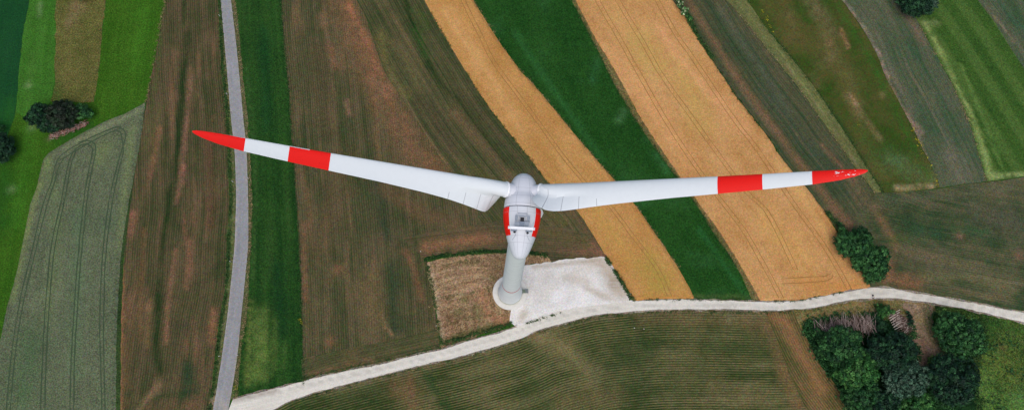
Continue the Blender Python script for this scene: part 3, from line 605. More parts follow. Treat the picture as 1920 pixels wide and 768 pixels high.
def mat_paint(name, base, lines_u=(), lines_v=(), red=None, lw=.035, rough=.42, dark=(.30, .31, .34), vw=.012, band=None, dirt=.06, zbase=None, bw=None, scratches=None, le=None, mottle=1.2):
    """painted shell; the UV map holds metres along (u) and angle or chord (v)"""
    m, nt, b = newmat(name); q = NT(nt)
    uvn = q.n('ShaderNodeUVMap', uv_map='shell'); sp = q.n('ShaderNodeSeparateXYZ'); nt.links.new(uvn.outputs[0], sp.inputs[0])
    u, v = sp.outputs[0], sp.outputs[1]
    tc = q.n('ShaderNodeTexCoord')
    n = q.noise(tc.outputs['Object'], mottle, 5., .65); n2 = q.noise(tc.outputs['Object'], 6., 3., .6)
    c = (*base, 1)
    RED = (*lin(236, 26, 14), 1)
    def rng(x, lo, hi, e=.004):
        return q.math('MULTIPLY', q.math('GREATER_THAN', x, lo), q.math('LESS_THAN', x, hi))
    if red:
        mask = None
        for (lo, hi) in red['u']:
            r = rng(u, lo, hi)
            mask = r if mask is None else q.math('MAXIMUM', mask, r)
        if 'absv' in red: mask = q.math('MULTIPLY', mask, rng(q.math('ABSOLUTE', v), *red['absv']))
        if le: mask = q.math('MULTIPLY', mask, q.math('SUBTRACT', 1., q.math('MULTIPLY', q.math('GREATER_THAN', v, le[0]), q.math('GREATER_THAN', u, le[1]))))
        if scratches:
            sn = q.noise(q.xyz(q.math('MULTIPLY', u, 1.1), q.math('MULTIPLY', v, 2.4), 4.), 1.6, 3., .6, .8)
            zone = q.math('MULTIPLY', rng(u, 45.2, 48.4), rng(v, -.45, .15))
            mask = q.math('MULTIPLY', mask, q.math('SUBTRACT', 1., q.math('MULTIPLY', zone, q.ss(sn.outputs[0], .57, .60))))
        redc = q.mix(q.ss(n2.outputs[0], .58, .75), RED, (*lin(196, 22, 24), 1))
        c = q.mix(mask, c, redc)
    ln = None
    for L, coord, w in ((lines_u, u, lw), (lines_v, v, vw)):
        for x in L:
            lo, hi = None, None
            if isinstance(x, tuple): x, lo, hi = x
            r = rng(coord, x - w, x + w)
            if lo is not None: r = q.math('MULTIPLY', r, rng(u if coord == v else v, lo, hi))
            ln = r if ln is None else q.math('MAXIMUM', ln, r)
    if ln is not None: c = q.mix(q.math('MULTIPLY', ln, .65), c, (*dark, 1))
    if band: c = q.mix(rng(u, *band), c, (*lin(206, 44, 34), 1))
    if bw: c = q.mix(q.ss(q.math('ADD', u, q.math('MULTIPLY', n.outputs[0], 1.5)), bw[1], bw[0]), c, (*bw[2], 1))
    g = q.math('MULTIPLY_ADD', q.math('SUBTRACT', n.outputs[0], .5), dirt * 3, 1.)
    g = q.math('MULTIPLY_ADD', q.math('SUBTRACT', n2.outputs[0], .5), dirt * 1.2, g)
    c = q.mix(1., c, _grey(q, g), 'MULTIPLY')
    nt.links.new(c, b.inputs['Base Color'])
    b.inputs['Roughness'].default_value = rough
    return m

def set_uv(me, uvs, wrap=None):
    l = me.uv_layers.new(name='shell')
    li = np.zeros(len(me.loops), np.int32); me.loops.foreach_get('vertex_index', li)
    uv = uvs[li].copy()
    if wrap is not None:
        k = 0
        for p in me.polygons:
            s = slice(p.loop_start, p.loop_start + p.loop_total)
            if uv[s, 1].max() - uv[s, 1].min() > wrap / 2: 
                t = uv[s, 1]; m_ = uv[s, 1] < 0
                t[m_] += wrap
                uv[s, 1] = t
    l.data.foreach_set('uv', uv.ravel())

turbine = empty('wind_turbine', (0, 0, 0))
tag(turbine, 'white wind turbine with red-banded blades on a pale tower beside the white gravel pad', 'wind turbine')

def shell(name, prof, frame, mat, parent, n=64, k=4):
    """lathe with angle from the top (radians) in the UV"""
    P = []
    for (a, b) in zip(prof[:-1], prof[1:]):
        for j in range(k): t = j / k; P.append((a[0] + (b[0] - a[0]) * t, a[1] + (b[1] - a[1]) * t))
    P.append(prof[-1])
    V, F = lathe(P, n, frame)
    me = mesh(name, V, F, True)
    uv = np.array([(x, math.atan2(math.cos(2 * PI * j / n), math.sin(2 * PI * j / n))) for (x, r) in P for j in range(n)])
    set_uv(me, uv, 2 * PI)
    return link(name, me, mat, parent)

def curve_prof(pts, k=6):
    """smooth the (axial, radius) points"""
    S = smooth([(a, b) for a, b in pts], .18)
    return [(float(a), max(float(b), .001)) for a, b in S]

FR = (np.stack([NF, RT, UP]), HUB)
WHITE = lin(222, 228, 229)
m_nac = mat_paint('nacelle_shell', lin(206, 210, 215), lines_u=(-3.62, -7.32, -8.35), lines_v=(0.24, -.28, (.62, -11, -8.4), (-.62, -11, -8.4)),
                  red={'u': [(-7.25, -2.8)], 'absv': (.77, 1.9)}, lw=.022, rough=.5, dirt=.05)
m_spin = mat_paint('spinner_shell', lin(204, 208, 214), lines_u=(.35, -.95, 2.0, -2.2), lines_v=(.42, -.38), lw=.022, rough=.5, dirt=.05)
nac = shell('nacelle', curve_prof([(-2.72, 2.70), (-2.76, 2.97), (-3.9, 3.02), (-5.2, 2.86), (-6.3, 2.62), (-7.3, 2.33), (-8.2, 2.03), (-9.0, 1.74), (-9.8, 1.40), (-10.35, 1.06), (-10.7, .66), (-10.84, .02)]), FR, m_nac, turbine, k=1)
spin = shell('spinner', curve_prof([(3.18, .01), (3.08, .55), (2.75, 1.15), (2.2, 1.68), (1.4, 2.08), (.5, 2.3), (-.3, 2.42), (-.9, 2.68), (-1.4, 2.85), (-2.0, 2.92), (-2.62, 2.95), (-2.66, 2.7)]), FR, m_spin, turbine, k=1)
m_dark = mat_simple('dark_gap', (.03, .035, .05), .8, .1)
shell('rotor_gap', [(-2.60, 2.84), (-2.8, 2.84)], FR, m_dark, nac, k=1)

# equipment on the back of the nacelle
m_zinc = mat_simple('galvanised_steel', lin(150, 160, 172), .5, .2, 5., metal=.0)
m_zinc2 = mat_simple('dull_grey_box', lin(128, 140, 156), .5, .2, 5.)
m_white = mat_simple('white_paint', lin(236, 238, 240), .45, .04)
m_blk = mat_simple('black_plastic', (.012, .013, .018), .5, .1)
RM = Matrix((RT, NF, UP)).transposed().to_3x3()
def loc(a, r, u):  return HUB + NF * a + RT * r + UP * u
def top(a, r):     # height of the shell above its axis
    prof = [(-2.76, 2.97), (-3.9, 3.02), (-5.2, 2.86), (-6.3, 2.62), (-7.3, 2.33), (-8.2, 2.03)]
    xs = [p[0] for p in prof][::-1]; ys = [p[1] for p in prof][::-1]
    R = np.interp(a, xs, ys); return math.sqrt(max(R * R - r * r, .01))
def eq(px, py, h=101.):
    g = G(px, py, h) - HUB; return float(g @ NF), float(g @ RT)
bm = bmesh.new()
ax, rx = eq(979.2, 410.5)
T0 = top(ax, rx)
# raised hatch frame: four curbs
for (da, dr, sa, sr) in ((.42, 0, .1, 1.0), (-.42, 0, .1, 1.0), (0, .45, .84, .1), (0, -.45, .84, .1)):
    bbox(bm, loc(ax + da, rx + dr, T0 + .1), (sr, sa, .26), .01, RM)
hatch = link('roof_hatch', mesh_bm('roof_hatch', bm), m_zinc, nac)
bm = bmesh.new(); bbox(bm, loc(ax, rx, T0 + .06), (.6, .62, .1), .01, RM)
link('hatch_opening', mesh_bm('hatch_opening', bm), m_blk, hatch)
# handrail round the hatch
bm = bmesh.new()
aF, _ = eq(979, 404.5); aB, _ = eq(979, 415); _, rL_ = eq(966.5, 410); _, rR_ = eq(993, 410)
cs = [(aB, rL_), (aF, rL_), (aF, rR_), (aB, rR_)]
for (a, r) in cs: btube(bm, loc(a, r, top(a, r) - .1), loc(a, r, T0 + .62), .045, n=6)
for i in range(3):
    for hh in (.62, .3): btube(bm, loc(*cs[i], T0 + hh), loc(*cs[i + 1], T0 + hh), .04, n=6)
bbox(bm, loc(aF - .35, rL_ + .22, T0 + .08), (.42, .75, .12), .01, RM); bbox(bm, loc(aF - .35, rR_ - .22, T0 + .08), (.42, .75, .12), .01, RM)
link('handrail', mesh_bm('handrail', bm), m_zinc, nac)
# cooler boxes
for (x0, x1) in ((965.8, 973.5), (974, 983), (983.6, 991.4)):
    bm = bmesh.new()
    a0, r0 = eq(x0, 415.2, 101.3); a1, r1 = eq(x1, 423.6, 101.3)
    mid = x0 == 974
    bbox(bm, loc((a0 + a1) / 2, (r0 + r1) / 2, T0 + (.12 if mid else .2)), (abs(r1 - r0), abs(a1 - a0), .5 if mid else .62), .03, RM)
    for j in range(4):
        bbox(bm, loc((a0 + a1) / 2 + (j - 1.5) * .13, (r0 + r1) / 2, T0 + (.38 if mid else .53)), (abs(r1 - r0) * .8, .035, .05), 0, RM)
    link('cooler_box', mesh_bm('cooler_box', bm), m_zinc2 if mid else m_zinc, nac)
# white cross beam with its supports, sensors and lights
bm = bmesh.new()
a0, r0 = eq(952.6, 425.4, 101.9); a1, r1 = eq(1003, 428.4, 101.9)
pA = loc(a0, r0, 3.78); pB = loc(a1, r1, 3.78)
d = Vector(pB - pA); ang = math.atan2(d.dot(Vector(NF)), d.dot(Vector(RT)))
RB = RM @ Matrix.Rotation(ang, 3, 'Z')
bbox(bm, (pA + pB) / 2, (d.length, .42, .22), .03, RB)
beam = link('cross_beam', mesh_bm('cross_beam', bm), m_white, nac)
for t in (.12, .35, .65, .88):
    bm = bmesh.new()
    p = pA + (pB - pA) * t; g = p - HUB; a, r = g @ NF, g @ RT
    btube(bm, loc(a, r, top(a, r) - .15), loc(a, r, 3.7), .07, n=8)
    link('beam_support', mesh_bm('beam_support', bm), m_zinc2, nac)
for t in (.22, .78):
    bm = bmesh.new()
    p = pA + (pB - pA) * t; g = p - HUB; a, r = g @ NF, g @ RT
    bbox(bm, loc(a - .32, r, 3.3), (.95, .2, .12), .02, RM)
    link('support_foot', mesh_bm('support_foot', bm), m_zinc2, nac)
for (px, py) in ((965, 432.2), (989.6, 434.2)):
    a, r = eq(px, py, 101.4); bm = bmesh.new()
    btube(bm, loc(a, r, top(a, r) - .05), loc(a, r, top(a, r) + .3), .15, .17, 12); btube(bm, loc(a, r, top(a, r) + .3), loc(a, r, top(a, r) + .52), .2, .12, 12)
    link('warning_light', mesh_bm('warning_light', bm, False), m_blk, nac)
for t in (.03, .97):
    p = pA + (pB - pA) * t; bm = bmesh.new()
    btube(bm, p, p + UP * .7, .025, n=6)
    for k in range(3):
        e = p + UP * .7 + (RT * math.cos(k * 2.09) + NF * math.sin(k * 2.09)) * .16
        btube(bm, p + UP * .7, e, .012, n=5); bmesh.ops.create_icosphere(bm, subdivisions=1, radius=.05, matrix=Matrix.Translation(Vector(e)))
    link('wind_sensor', mesh_bm('wind_sensor', bm), m_zinc, nac)
# low ventilation lip ahead of the hatch and cable runs towards the tail
bm = bmesh.new(); a, r = eq(980, 399.5); bbox(bm, loc(a, r, top(a, r) + .02), (1.5, .14, .08), .01, RM)
link('roof_lip', mesh_bm('roof_lip', bm), m_zinc, nac)
for s in (-1, 1):
    bm = bmesh.new()
    L = [(-6.3, .75), (-6.9, .85), (-7.4, .95), (-8.0, 1.35)]
    for i in range(3):
        (a0, r0), (a1, r1) = L[i], L[i + 1]
        btube(bm, loc(a0, r0 * s, top(a0, r0) + .03), loc(a1, r1 * s, top(a1, r1) + .03), .03, n=6)
    link('cable', mesh_bm('cable', bm), m_zinc2, nac)

# tower
TP = [(0, 3.66), (2, 3.56), (6, 3.34), (12, 3.05), (18, 2.78), (25, 2.5), (35, 2.36), (48, 2.2), (60, 2.06), (71, 1.94), (85, 1.8), (95.6, 1.68)]
m_tower = mat_paint('tower_concrete', lin(232, 236, 236), lines_u=[3.8 * k for k in range(1, 14) if k != 13] + [52.5, 74.], lines_v=(), lw=.03, rough=.75, dark=lin(150, 155, 155), band=(25.3, 26.5), dirt=.1,
                    bw=(1.2, 3.4, lin(140, 152, 122)), mottle=.5)
tower = shell('tower', curve_prof(TP), (np.stack([[0, 0, 1.], [1., 0, 0], [0, 1., 0]]), np.zeros(3)), m_tower, turbine, k=1)
# door and its small landing, reached over the ring on the pad side
DA = math.radians(4)
RD = Matrix.Rotation(DA, 3, 'Z')
def dl(x, y, z): v = RD @ Vector((x, y, z)); return v
bm = bmesh.new(); bbox(bm, dl(3.52, 0, 2.2), (.3, 1.0, 2.1), .02, RD)
door = link('door', mesh_bm('door', bm), mat_simple('door_paint', lin(120, 132, 128), .5), tower)
bm = bmesh.new(); bbox(bm, dl(3.70, .36, 2.1), (.06, .05, .2), .01, RD); link('handle', mesh_bm('handle', bm), m_blk, door)
m_ring = mat_simple('foundation_concrete', lin(214, 212, 204), .85, .12, 1.1, .1, .2)
V, F = lathe([(.1, 5.2), (.52, 5.13), (.56, 5.08), (.58, 3.9), (.5, 3.75), (.5, 3.5)], 96, (np.stack([[0, 0, 1.], [1., 0, 0], [0, 1., 0]]), np.zeros(3)))
link('foundation_ring', mesh('foundation_ring', V, F, False), m_ring, turbine)
bm = bmesh.new()
bbox(bm, dl(4.1, 0, 1.12), (.95, 1.1, .08), .01, RD)
stair = empty('access_stairs', tuple(dl(4.4, 0, .55)))
tag(stair, 'small grey steel stairs with green landing leading to the turbine tower door', 'stairs')
off = Matrix.Translation(-Vector(dl(4.4, 0, .55)))
def stpart(name, bm, mat):
    bmesh.ops.transform(bm, matrix=off, verts=bm.verts); return link(name, mesh_bm(name, bm), mat, stair)
stpart('landing', bm, mat_simple('mossy_landing', lin(112, 126, 108), .8, .25, 4.))
for k in range(3):
    bm = bmesh.new(); bbox(bm, dl(4.72 + .27 * k, 0, .96 - .16 * k), (.26, 1.05, .05), .005, RD); stpart('tread', bm, mat_simple('tread_steel', lin(122, 130, 130), .6) if k == 0 else bpy.data.materials['tread_steel'])
for s in (-1, 1):
    bm = bmesh.new()
    btube(bm, dl(3.7, .54 * s, 2.1), dl(4.55, .54 * s, 2.1), .03); btube(bm, dl(4.55, .54 * s, 2.1), dl(5.35, .54 * s, 1.5), .03)
    btube(bm, dl(4.55, .54 * s, .6), dl(4.55, .54 * s, 2.1), .03); btube(bm, dl(5.35, .54 * s, .45), dl(5.35, .54 * s, 1.5), .03); btube(bm, dl(3.75, .54 * s, .6), dl(3.75, .54 * s, 2.1), .03)
    bbox(bm, dl(4.9, .56 * s, .78), (1.05, .05, .2), .005, RD @ Matrix.Rotation(math.radians(31), 3, 'Y'))
    stpart('railing', bm, bpy.data.materials['tread_steel'])

# blades
S_ = [3.25, 3.35, 3.5, 3.85, 4.5, 5.3, 6.5, 8.0, 10, 12, 14, 17, 24, 31, 37, 43, 46, 47.8, 48.8, 49.2]
TE = [-2.4, -3.3, -3.9, -4.35, -4.55, -4.45, -4.15, -3.8, -3.45, -3.15, -2.92, -2.65, -2.22, -1.93, -1.66, -1.33, -.98, -.6, -.28, -.03]
LE = [1.2, 1.2, 1.2, 1.2, 1.2, 1.18, 1.15, 1.1, 1.0, .96, .92, .86, .72, .58, .5, .45, .40, .34, .26, .1]
THs = [3.25, 4, 6, 9, 13, 20, 27, 35, 43, 47.5, 49.2]; TH = [2.4, 2.3, 2.0, 1.65, 1.2, .8, .56, .40, .26, .14, .05]
TWs = [3.25, 3.9, 4.6, 5.4, 6.5, 8, 10, 13, 18, 26, 49.2]; TW = [63, 55, 46, 36, 27, 20, 15.5, 11, 7, 4, 0]
def blade(angle, mat_main, mat_ext, lab):
    sp = RT * math.cos(angle) + UP * math.sin(angle); tg = -RT * math.sin(angle) + UP * math.cos(angle)
    ss = np.concatenate([np.arange(3.25, 8, .12), np.arange(8, 15, .6), np.arange(15, 46, 1.4), np.arange(46, 48.6, .35), [48.6, 48.85, 49.05, 49.18]])
    N = 40
    V = []; UV = []
    cosx = np.array([(1 - math.cos(PI * k / (N / 2))) / 2 for k in range(N // 2 + 1)])   # 0 LE .. 1 TE
    xs = list(cosx) + list(cosx[-2:0:-1]); sg = [1] * (N // 2 + 1) + [-1] * (N // 2 - 1)
    for s in ss:
        te = np.interp(s, S_, TE); le = np.interp(s, S_, LE); th = np.interp(s, THs, TH); tw = math.radians(np.interp(s, TWs, TW))
        w = np.clip((13 - s) / 7., 0, 1)
        e1 = NF * math.cos(tw) - tg * math.sin(tw); e2 = NF * math.sin(tw) + tg * math.cos(tw)
        for x, g in zip(xs, sg):
            c = le + (te - le) * x
            naca = 5 * (.2969 * math.sqrt(x) - .1260 * x - .3516 * x * x + .2843 * x ** 3 - .1015 * x ** 4)
            yn = naca * th * 1.0 + .012 * min(1, x * 9)
            cm = -1.25; a_ = (le - cm) / 2; m_ = (le + cm) / 2
            ye = (max(0, 1 - ((c - m_) / a_) ** 2)) ** .5 * th / 2 if c > cm else 0
            ye = max(ye, .11 * max(0, min(1, (le - c) * 3)) * (1 - .85 * x))
            y = ye * w + yn * (1 - w)
            camber = .05 * (1 - (2 * x - 1) ** 2) * (le - te) * (1 - w)
            V.append(HUB + sp * s * (1.004 if angle < 1 else .998) + e1 * c + e2 * (g * y + camber)); UV.append((s, c))
    F1 = []; F2 = []
    for i in range(len(ss) - 1):
        for k in range(N):
            k2 = (k + 1) % N
            f = (i * N + k, i * N + k2, (i + 1) * N + k2, (i + 1) * N + k)
            cmid = np.mean([UV[j][1] for j in f]); smid = (ss[i] + ss[i + 1]) / 2
            seamc = np.interp(smid, [3.3, 4.2, 5.6, 8, 12, 13], [-.1, -.6, -1.15, -1.6, -1.85, -1.9])
            (F2 if (smid < 13.1 and cmid < seamc) else F1).append(f)
    F1.append(tuple(range(N))[::-1]); F1.append(tuple((len(ss) - 1) * N + k for k in range(N)))
    V = np.array(V); UV = np.array(UV)
    def sub(F, name, mat, parent):
        used = sorted(set(i for f in F for i in f)); mp = {j: i for i, j in enumerate(used)}
        me = mesh(name, V[used], [tuple(mp[i] for i in f) for f in F], True)
        set_uv(me, UV[used]); return link(name, me, mat, parent)
    b = sub(F1, 'blade', mat_main, turbine)
    b['label'] = lab
    sub(F2, 'trailing_edge_extension', mat_ext, b)
    # collar
    fr = (np.stack([sp, NF, tg]), HUB)
    Vc, Fc = lathe([(3.1, 1.1), (3.08, 1.24), (3.14, 1.29), (3.36, 1.29), (3.44, 1.22), (3.44, 1.1)], 48, fr)
    link('root_collar', mesh('root_collar', Vc, Fc, True), m_white, b)
    Vc, Fc = lathe([(.4, 1.32), (1.4, 1.24), (2.0, 1.17), (3.15, 1.1)], 48, fr)
    link('blade_socket', mesh('blade_socket', Vc, Fc, True), m_spin2, spin)
m_spin2 = mat_simple('socket_paint', lin(212, 215, 221), .5, .05)
bred = {'u': [(31.6, 37.2), (42.85, 60)]}
m_b = [mat_paint('blade_paint', WHITE, red=bred, rough=.4, dirt=.025, le=(.40, 34.5)), mat_paint('worn_blade_paint', WHITE, red=bred, rough=.4, dirt=.025, scratches=True)]
m_b[1] = mat_paint('worn_blade_paint', WHITE, red={'u': [(30.7, 36.6), (42.75, 60)]}, rough=.4, dirt=.025, scratches=True)
m_ext = mat_paint('blade_extension_paint', lin(222, 228, 229), lines_u=(5.0, 7.5, 10.2, 13.02), lines_v=(), lw=.045, rough=.42, dirt=.03, dark=(.22, .23, .25))
blade(math.radians(150), m_b[0], m_ext, 'left blade with two clean red bands and a white leading edge line')
blade(math.radians(30), m_b[1], m_ext, 'right blade whose red tip is scratched to white')
blade(math.radians(270), m_b[0], m_ext, 'lower blade hanging down hidden behind the nacelle')

# ------------------------------------------------------------------ leaves, trees, shrubs
def leafmat(name):
    m, nt, b = newmat(name); q = NT(nt)
    at = q.n('ShaderNodeAttribute', attribute_name='leaf')
    nt.links.new(at.outputs['Color'], b.inputs['Base Color'])
    b.inputs['Roughness'].default_value = .55; b.inputs['Specular IOR Level'].default_value = .22
    return m
m_leaf = leafmat('leaves')
m_bark = mat_simple('bark', lin(96, 82, 70), .95, .3, 3., .1, .5)

def leaf_mesh(name, C, Nn, size, colr):
    """C centres, Nn normals, size, colour per leaf -> folded diamond leaves"""
    n = len(C)
    r = RNG.normal(size=(n, 3)); t = np.cross(Nn, r); t /= np.linalg.norm(t, axis=1)[:, None] + 1e-9
    b = np.cross(Nn, t); s = size[:, None]
    V = np.stack([C - t * s, C + b * s * .55 - Nn * s * .18, C + t * s, C - b * s * .55 - Nn * s * .18], 1).reshape(-1, 3)
    me = bpy.data.meshes.new(name)
    me.vertices.add(4 * n); me.vertices.foreach_set('co', V.ravel())
    me.loops.add(4 * n); me.loops.foreach_set('vertex_index', np.arange(4 * n, dtype=np.int32))
    me.polygons.add(n); me.polygons.foreach_set('loop_start', np.arange(0, 4 * n, 4, dtype=np.int32)); me.polygons.foreach_set('loop_total', np.full(n, 4, np.int32))
    me.update(calc_edges=True)
    at = me.attributes.new('leaf', 'FLOAT_COLOR', 'FACE')
    at.data.foreach_set('color', np.column_stack([colr, np.ones(n)]).ravel())
    return me

PAL = dict(dark=[(22,52,34),(30,66,40),(16,44,32),(40,78,46)], mid=[(34,78,38),(48,94,46),(28,66,36),(62,108,56)], bright=[(58,108,48),(44,94,40),(78,124,62),(36,80,38)],
           purple=[(30,44,32),(44,52,40),(26,48,30),(40,60,38)], grey=[(52,82,62),(66,96,74),(40,72,54),(82,108,88)], flower=[(60,108,54),(120,150,96),(186,200,160),(48,92,44)], yellow=[(72,108,44),(96,128,58),(54,92,38),(44,80,36)])
def clumps(lobes, pal, dens=1., leaf=.27, low=-.35):
    Cs = []; Ns = []; Ss = []; K = []
    P = np.array([lin(*c) for c in PAL[pal]])
    for (x, y, z, rx, ry, rz) in lobes:
        area = 4 * PI * ((rx * ry) ** 1.6 / 3 + (rx * rz) ** 1.6 / 3 + (ry * rz) ** 1.6 / 3) ** (1 / 1.6)
        n = max(8, int(area * .75 * dens))
        d = RNG.normal(size=(n * 2, 3)); d /= np.linalg.norm(d, axis=1)[:, None]; d = d[d[:, 2] > low][:n]
        rf = RNG.uniform(.78, 1.08, len(d))
        ctr = np.array([x, y, z]) + d * np.array([rx, ry, rz]) * rf[:, None]
        cr = RNG.uniform(.42, .85, len(d)) * min(1., rx / 2.2 + .25)
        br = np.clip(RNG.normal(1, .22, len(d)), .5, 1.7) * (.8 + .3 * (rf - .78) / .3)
        base = P[RNG.integers(0, len(P), len(d))]
        m = 30
        o = RNG.normal(size=(len(d), m, 3)); o /= np.linalg.norm(o, axis=2)[..., None]
        o[..., 2] = np.abs(o[..., 2]) * .8 + .05
        rr = RNG.uniform(.55, 1, (len(d), m, 1))
        c = ctr[:, None] + o * rr * cr[:, None, None]
        nn = o * .7 + d[:, None] * .5 + RNG.normal(size=o.shape) * .45
        nn /= np.linalg.norm(nn, axis=2)[..., None]
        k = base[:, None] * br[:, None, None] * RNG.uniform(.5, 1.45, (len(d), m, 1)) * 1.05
        Cs.append(c.reshape(-1, 3)); Ns.append(nn.reshape(-1, 3)); Ss.append(RNG.uniform(.6, 1.25, len(d) * m) * leaf); K.append(k.reshape(-1, 3))
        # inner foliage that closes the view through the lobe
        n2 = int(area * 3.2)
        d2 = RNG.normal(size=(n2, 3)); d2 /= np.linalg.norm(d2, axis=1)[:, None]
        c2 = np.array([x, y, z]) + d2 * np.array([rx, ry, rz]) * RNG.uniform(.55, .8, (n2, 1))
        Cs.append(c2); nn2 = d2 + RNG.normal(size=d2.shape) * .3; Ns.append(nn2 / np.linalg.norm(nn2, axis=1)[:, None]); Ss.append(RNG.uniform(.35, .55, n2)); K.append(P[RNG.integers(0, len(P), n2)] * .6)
    return np.vstack(Cs), np.vstack(Ns), np.concatenate(Ss), np.vstack(K)

def tree(kind, label, cat, px, py, rxp, ryp, h, pal, group=None, nl=7, dens=1., leaf=.27):
    """px,py = middle of the crown in the photograph, rxp/ryp half sizes there, h height in metres"""
    zc = h * .62; sc = (205 - zc) / 1280. * 1.0
    c = G(px, py, zc); rx = rxp * sc; ry = ryp * sc
    base = (float(c[0]), float(c[1]), .1)
    t = empty(kind, base); tag(t, label, cat, group)
    L = []
    rz = max(h * .32, .6)
    for i in range(nl):
        a = 2 * PI * i / max(nl - 1, 1) + RNG.uniform(-.4, .4); q_ = RNG.uniform(.5, .66) if i else 0.
        f = RNG.uniform(.36, .52) if i else .58
        zz = (zc if i else zc + rz * .45) + RNG.uniform(-.25, .25) * rz - .1 - (.25 * rz if i else 0)
        L.append((math.cos(a) * rx * q_, math.sin(a) * ry * q_, zz, rx * f, ry * f, rz * RNG.uniform(.6, .85)))
    if h > 4:                                                # skirts lower down, so the side view is full too
        for i in range(5):
            a = 2 * PI * i / 5 + RNG.uniform(-.4, .4)
            L.append((math.cos(a) * rx * .55, math.sin(a) * ry * .55, h * .38, rx * .36, ry * .36, rz * .6))
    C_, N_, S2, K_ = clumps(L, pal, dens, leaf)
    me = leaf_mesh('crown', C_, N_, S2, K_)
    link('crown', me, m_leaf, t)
    bm = bmesh.new(); tr = max(.05, h * .022)
    k = 1 if h > 3 else 0
    btube(bm, (0, 0, -.3), (0.05 * h / 8, 0, h * .3), tr * 1.3, tr, 8)
    for (x, y, z, a_, b_, c_) in L[:nl]:
        btube(bm, (0.05 * h / 8, 0, h * .3 - .1), (x * .8, y * .8, z), tr * .7, tr * .2, 6)
    link('trunk', mesh_bm('trunk', bm), m_bark, t)
    return t
GW = 'trees in the south-east thicket'
TREES = [
 ('shrub', 'large dark purplish shrub in the middle of the western thicket', 'shrub', 113, 213, 34, 30, 5.5, 'purple', None),
 ('shrub', 'green shrub on the left flank of the western thicket', 'shrub', 70, 214, 25, 23, 4.2, 'dark', None),
 ('shrub', 'small light green shrub on the right end of the western thicket', 'shrub', 157, 210, 20, 18, 3.6, 'mid', None),
 ('shrub', 'low dark green shrub at the lower edge of the western thicket', 'shrub', 92, 234, 24, 16, 3.6, 'dark', None),
 ('broadleaf_tree', 'dark green tree cut off by the left photo border in the bright meadow', 'tree', 4, 277, 22, 32, 6., 'dark', None),
 ('shrub', 'small dark shrub above the cut-off tree at the left photo border', 'shrub', -4, 240, 14, 13, 3.5, 'mid', None),
 ('shrub', 'small dark shrub peeking in at the top over the rough olive grass', 'shrub', 158, -8, 17, 12, 3.5, 'dark', None),
 ('broadleaf_tree', 'dark round tree at the top between thin grey crop and mown meadow', 'tree', 1716, 4, 32, 34, 7., 'dark', None),
 ('shrub', 'paler green shrub on the right side of the round tree at the top', 'shrub', 1748, 8, 14, 20, 3., 'grey', None),
 ('shrub', 'pale flowering shrub highest on the edge of the eastern wheat field', 'shrub', 1274, 7, 8, 9, 2.6, 'flower', None),
 ('shrub', 'pale flowering shrub second from the top on the eastern wheat edge', 'shrub', 1283, 20, 8, 8, 2.4, 'flower', None),
 ('shrub', 'green shrub lowest of the three on the upper eastern wheat edge', 'shrub', 1292, 33, 7, 9, 2., 'bright', None),
 ('shrub', 'light green shrub leading up the wheat edge from the big roadside trees', 'shrub', 1578, 428, 11, 12, 2.4, 'mid', None),
 ('broadleaf_tree', 'dense green tree between ripe wheat and maize, upper of the roadside pair', 'tree', 1604, 458, 37, 33, 6.5, 'mid', None),
 ('broadleaf_tree', 'dense green tree between ripe wheat and maize, lower of the roadside pair', 'tree', 1634, 490, 38, 34, 7., 'mid', None),
 ('shrub', 'small round shrub beside the gravel track under the roadside pair of trees', 'shrub', 1635, 522, 16, 13, 3., 'mid', None),
 ('broadleaf_tree', 'leafy tree directly below the long brushwood pile', 'tree', 1580, 650, 42, 38, 9., 'mid', None),
 ('broadleaf_tree', 'glossy green tree beside the reddish maize, left side of the thicket', 'tree', 1604, 692, 42, 34, 9., 'bright', None),
 ('broadleaf_tree', 'green tree at the bottom photo border next to the reddish maize', 'tree', 1613, 745, 34, 36, 8., 'mid', None),
 ('shrub', 'low shrub between maize edge and long brushwood pile', 'shrub', 1541, 640, 20, 30, 3.2, 'mid', None),
 ('broadleaf_tree', 'dark broad tree in the middle of the thicket, left of the dirt lane', 'tree', 1672, 659, 50, 38, 9., 'dark', None),
 ('broadleaf_tree', 'greyish green tree at the narrow end of the dirt lane', 'tree', 1700, 710, 46, 36, 8., 'grey', None),
 ('broadleaf_tree', 'dark tree at the bottom photo border in the middle of the thicket', 'tree', 1655, 764, 34, 34, 8., 'dark', None),
 ('broadleaf_tree', 'bright green tree at the bottom photo border right of the dark one', 'tree', 1712, 762, 38, 30, 7., 'bright', None),
 ('shrub', 'bright green shrub beside the gravel track left of the cut logs', 'shrub', 1660, 582, 19, 15, 3.4, 'bright', None),
 ('shrub', 'dark shrub between the long brushwood pile and the cut logs', 'shrub', 1650, 611, 16, 20, 3.4, 'dark', None),
 ('shrub', 'dark shrub behind the cut logs along the dirt lane', 'shrub', 1705, 598, 7, 22, 1.8, 'dark', None),
 ('broadleaf_tree', 'broad dark green tree below the gravel track, right of the dirt lane', 'tree', 1802, 629, 47, 42, 8.5, 'mid', None),
 ('shrub', 'yellowish shrub at the upper left of the broad tree beside the lane', 'shrub', 1772, 594, 17, 15, 4.6, 'yellow', None),
 ('broadleaf_tree', 'dark grey-green tree lowest on the right of the thicket', 'tree', 1790, 712, 50, 46, 9., 'dark', None),
 ('shrub', 'light green shrub at the lane end, upper left of the dark grey-green tree', 'shrub', 1757, 680, 16, 18, 4.6, 'yellow', None),
]
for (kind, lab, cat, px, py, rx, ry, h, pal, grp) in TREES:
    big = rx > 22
    tree(kind, lab, cat, px, py, rx, ry, h, pal, grp, nl=9 if rx > 38 else 7 if big else 4, dens=1.0 if big else 1.3, leaf=.27 if big else .2)

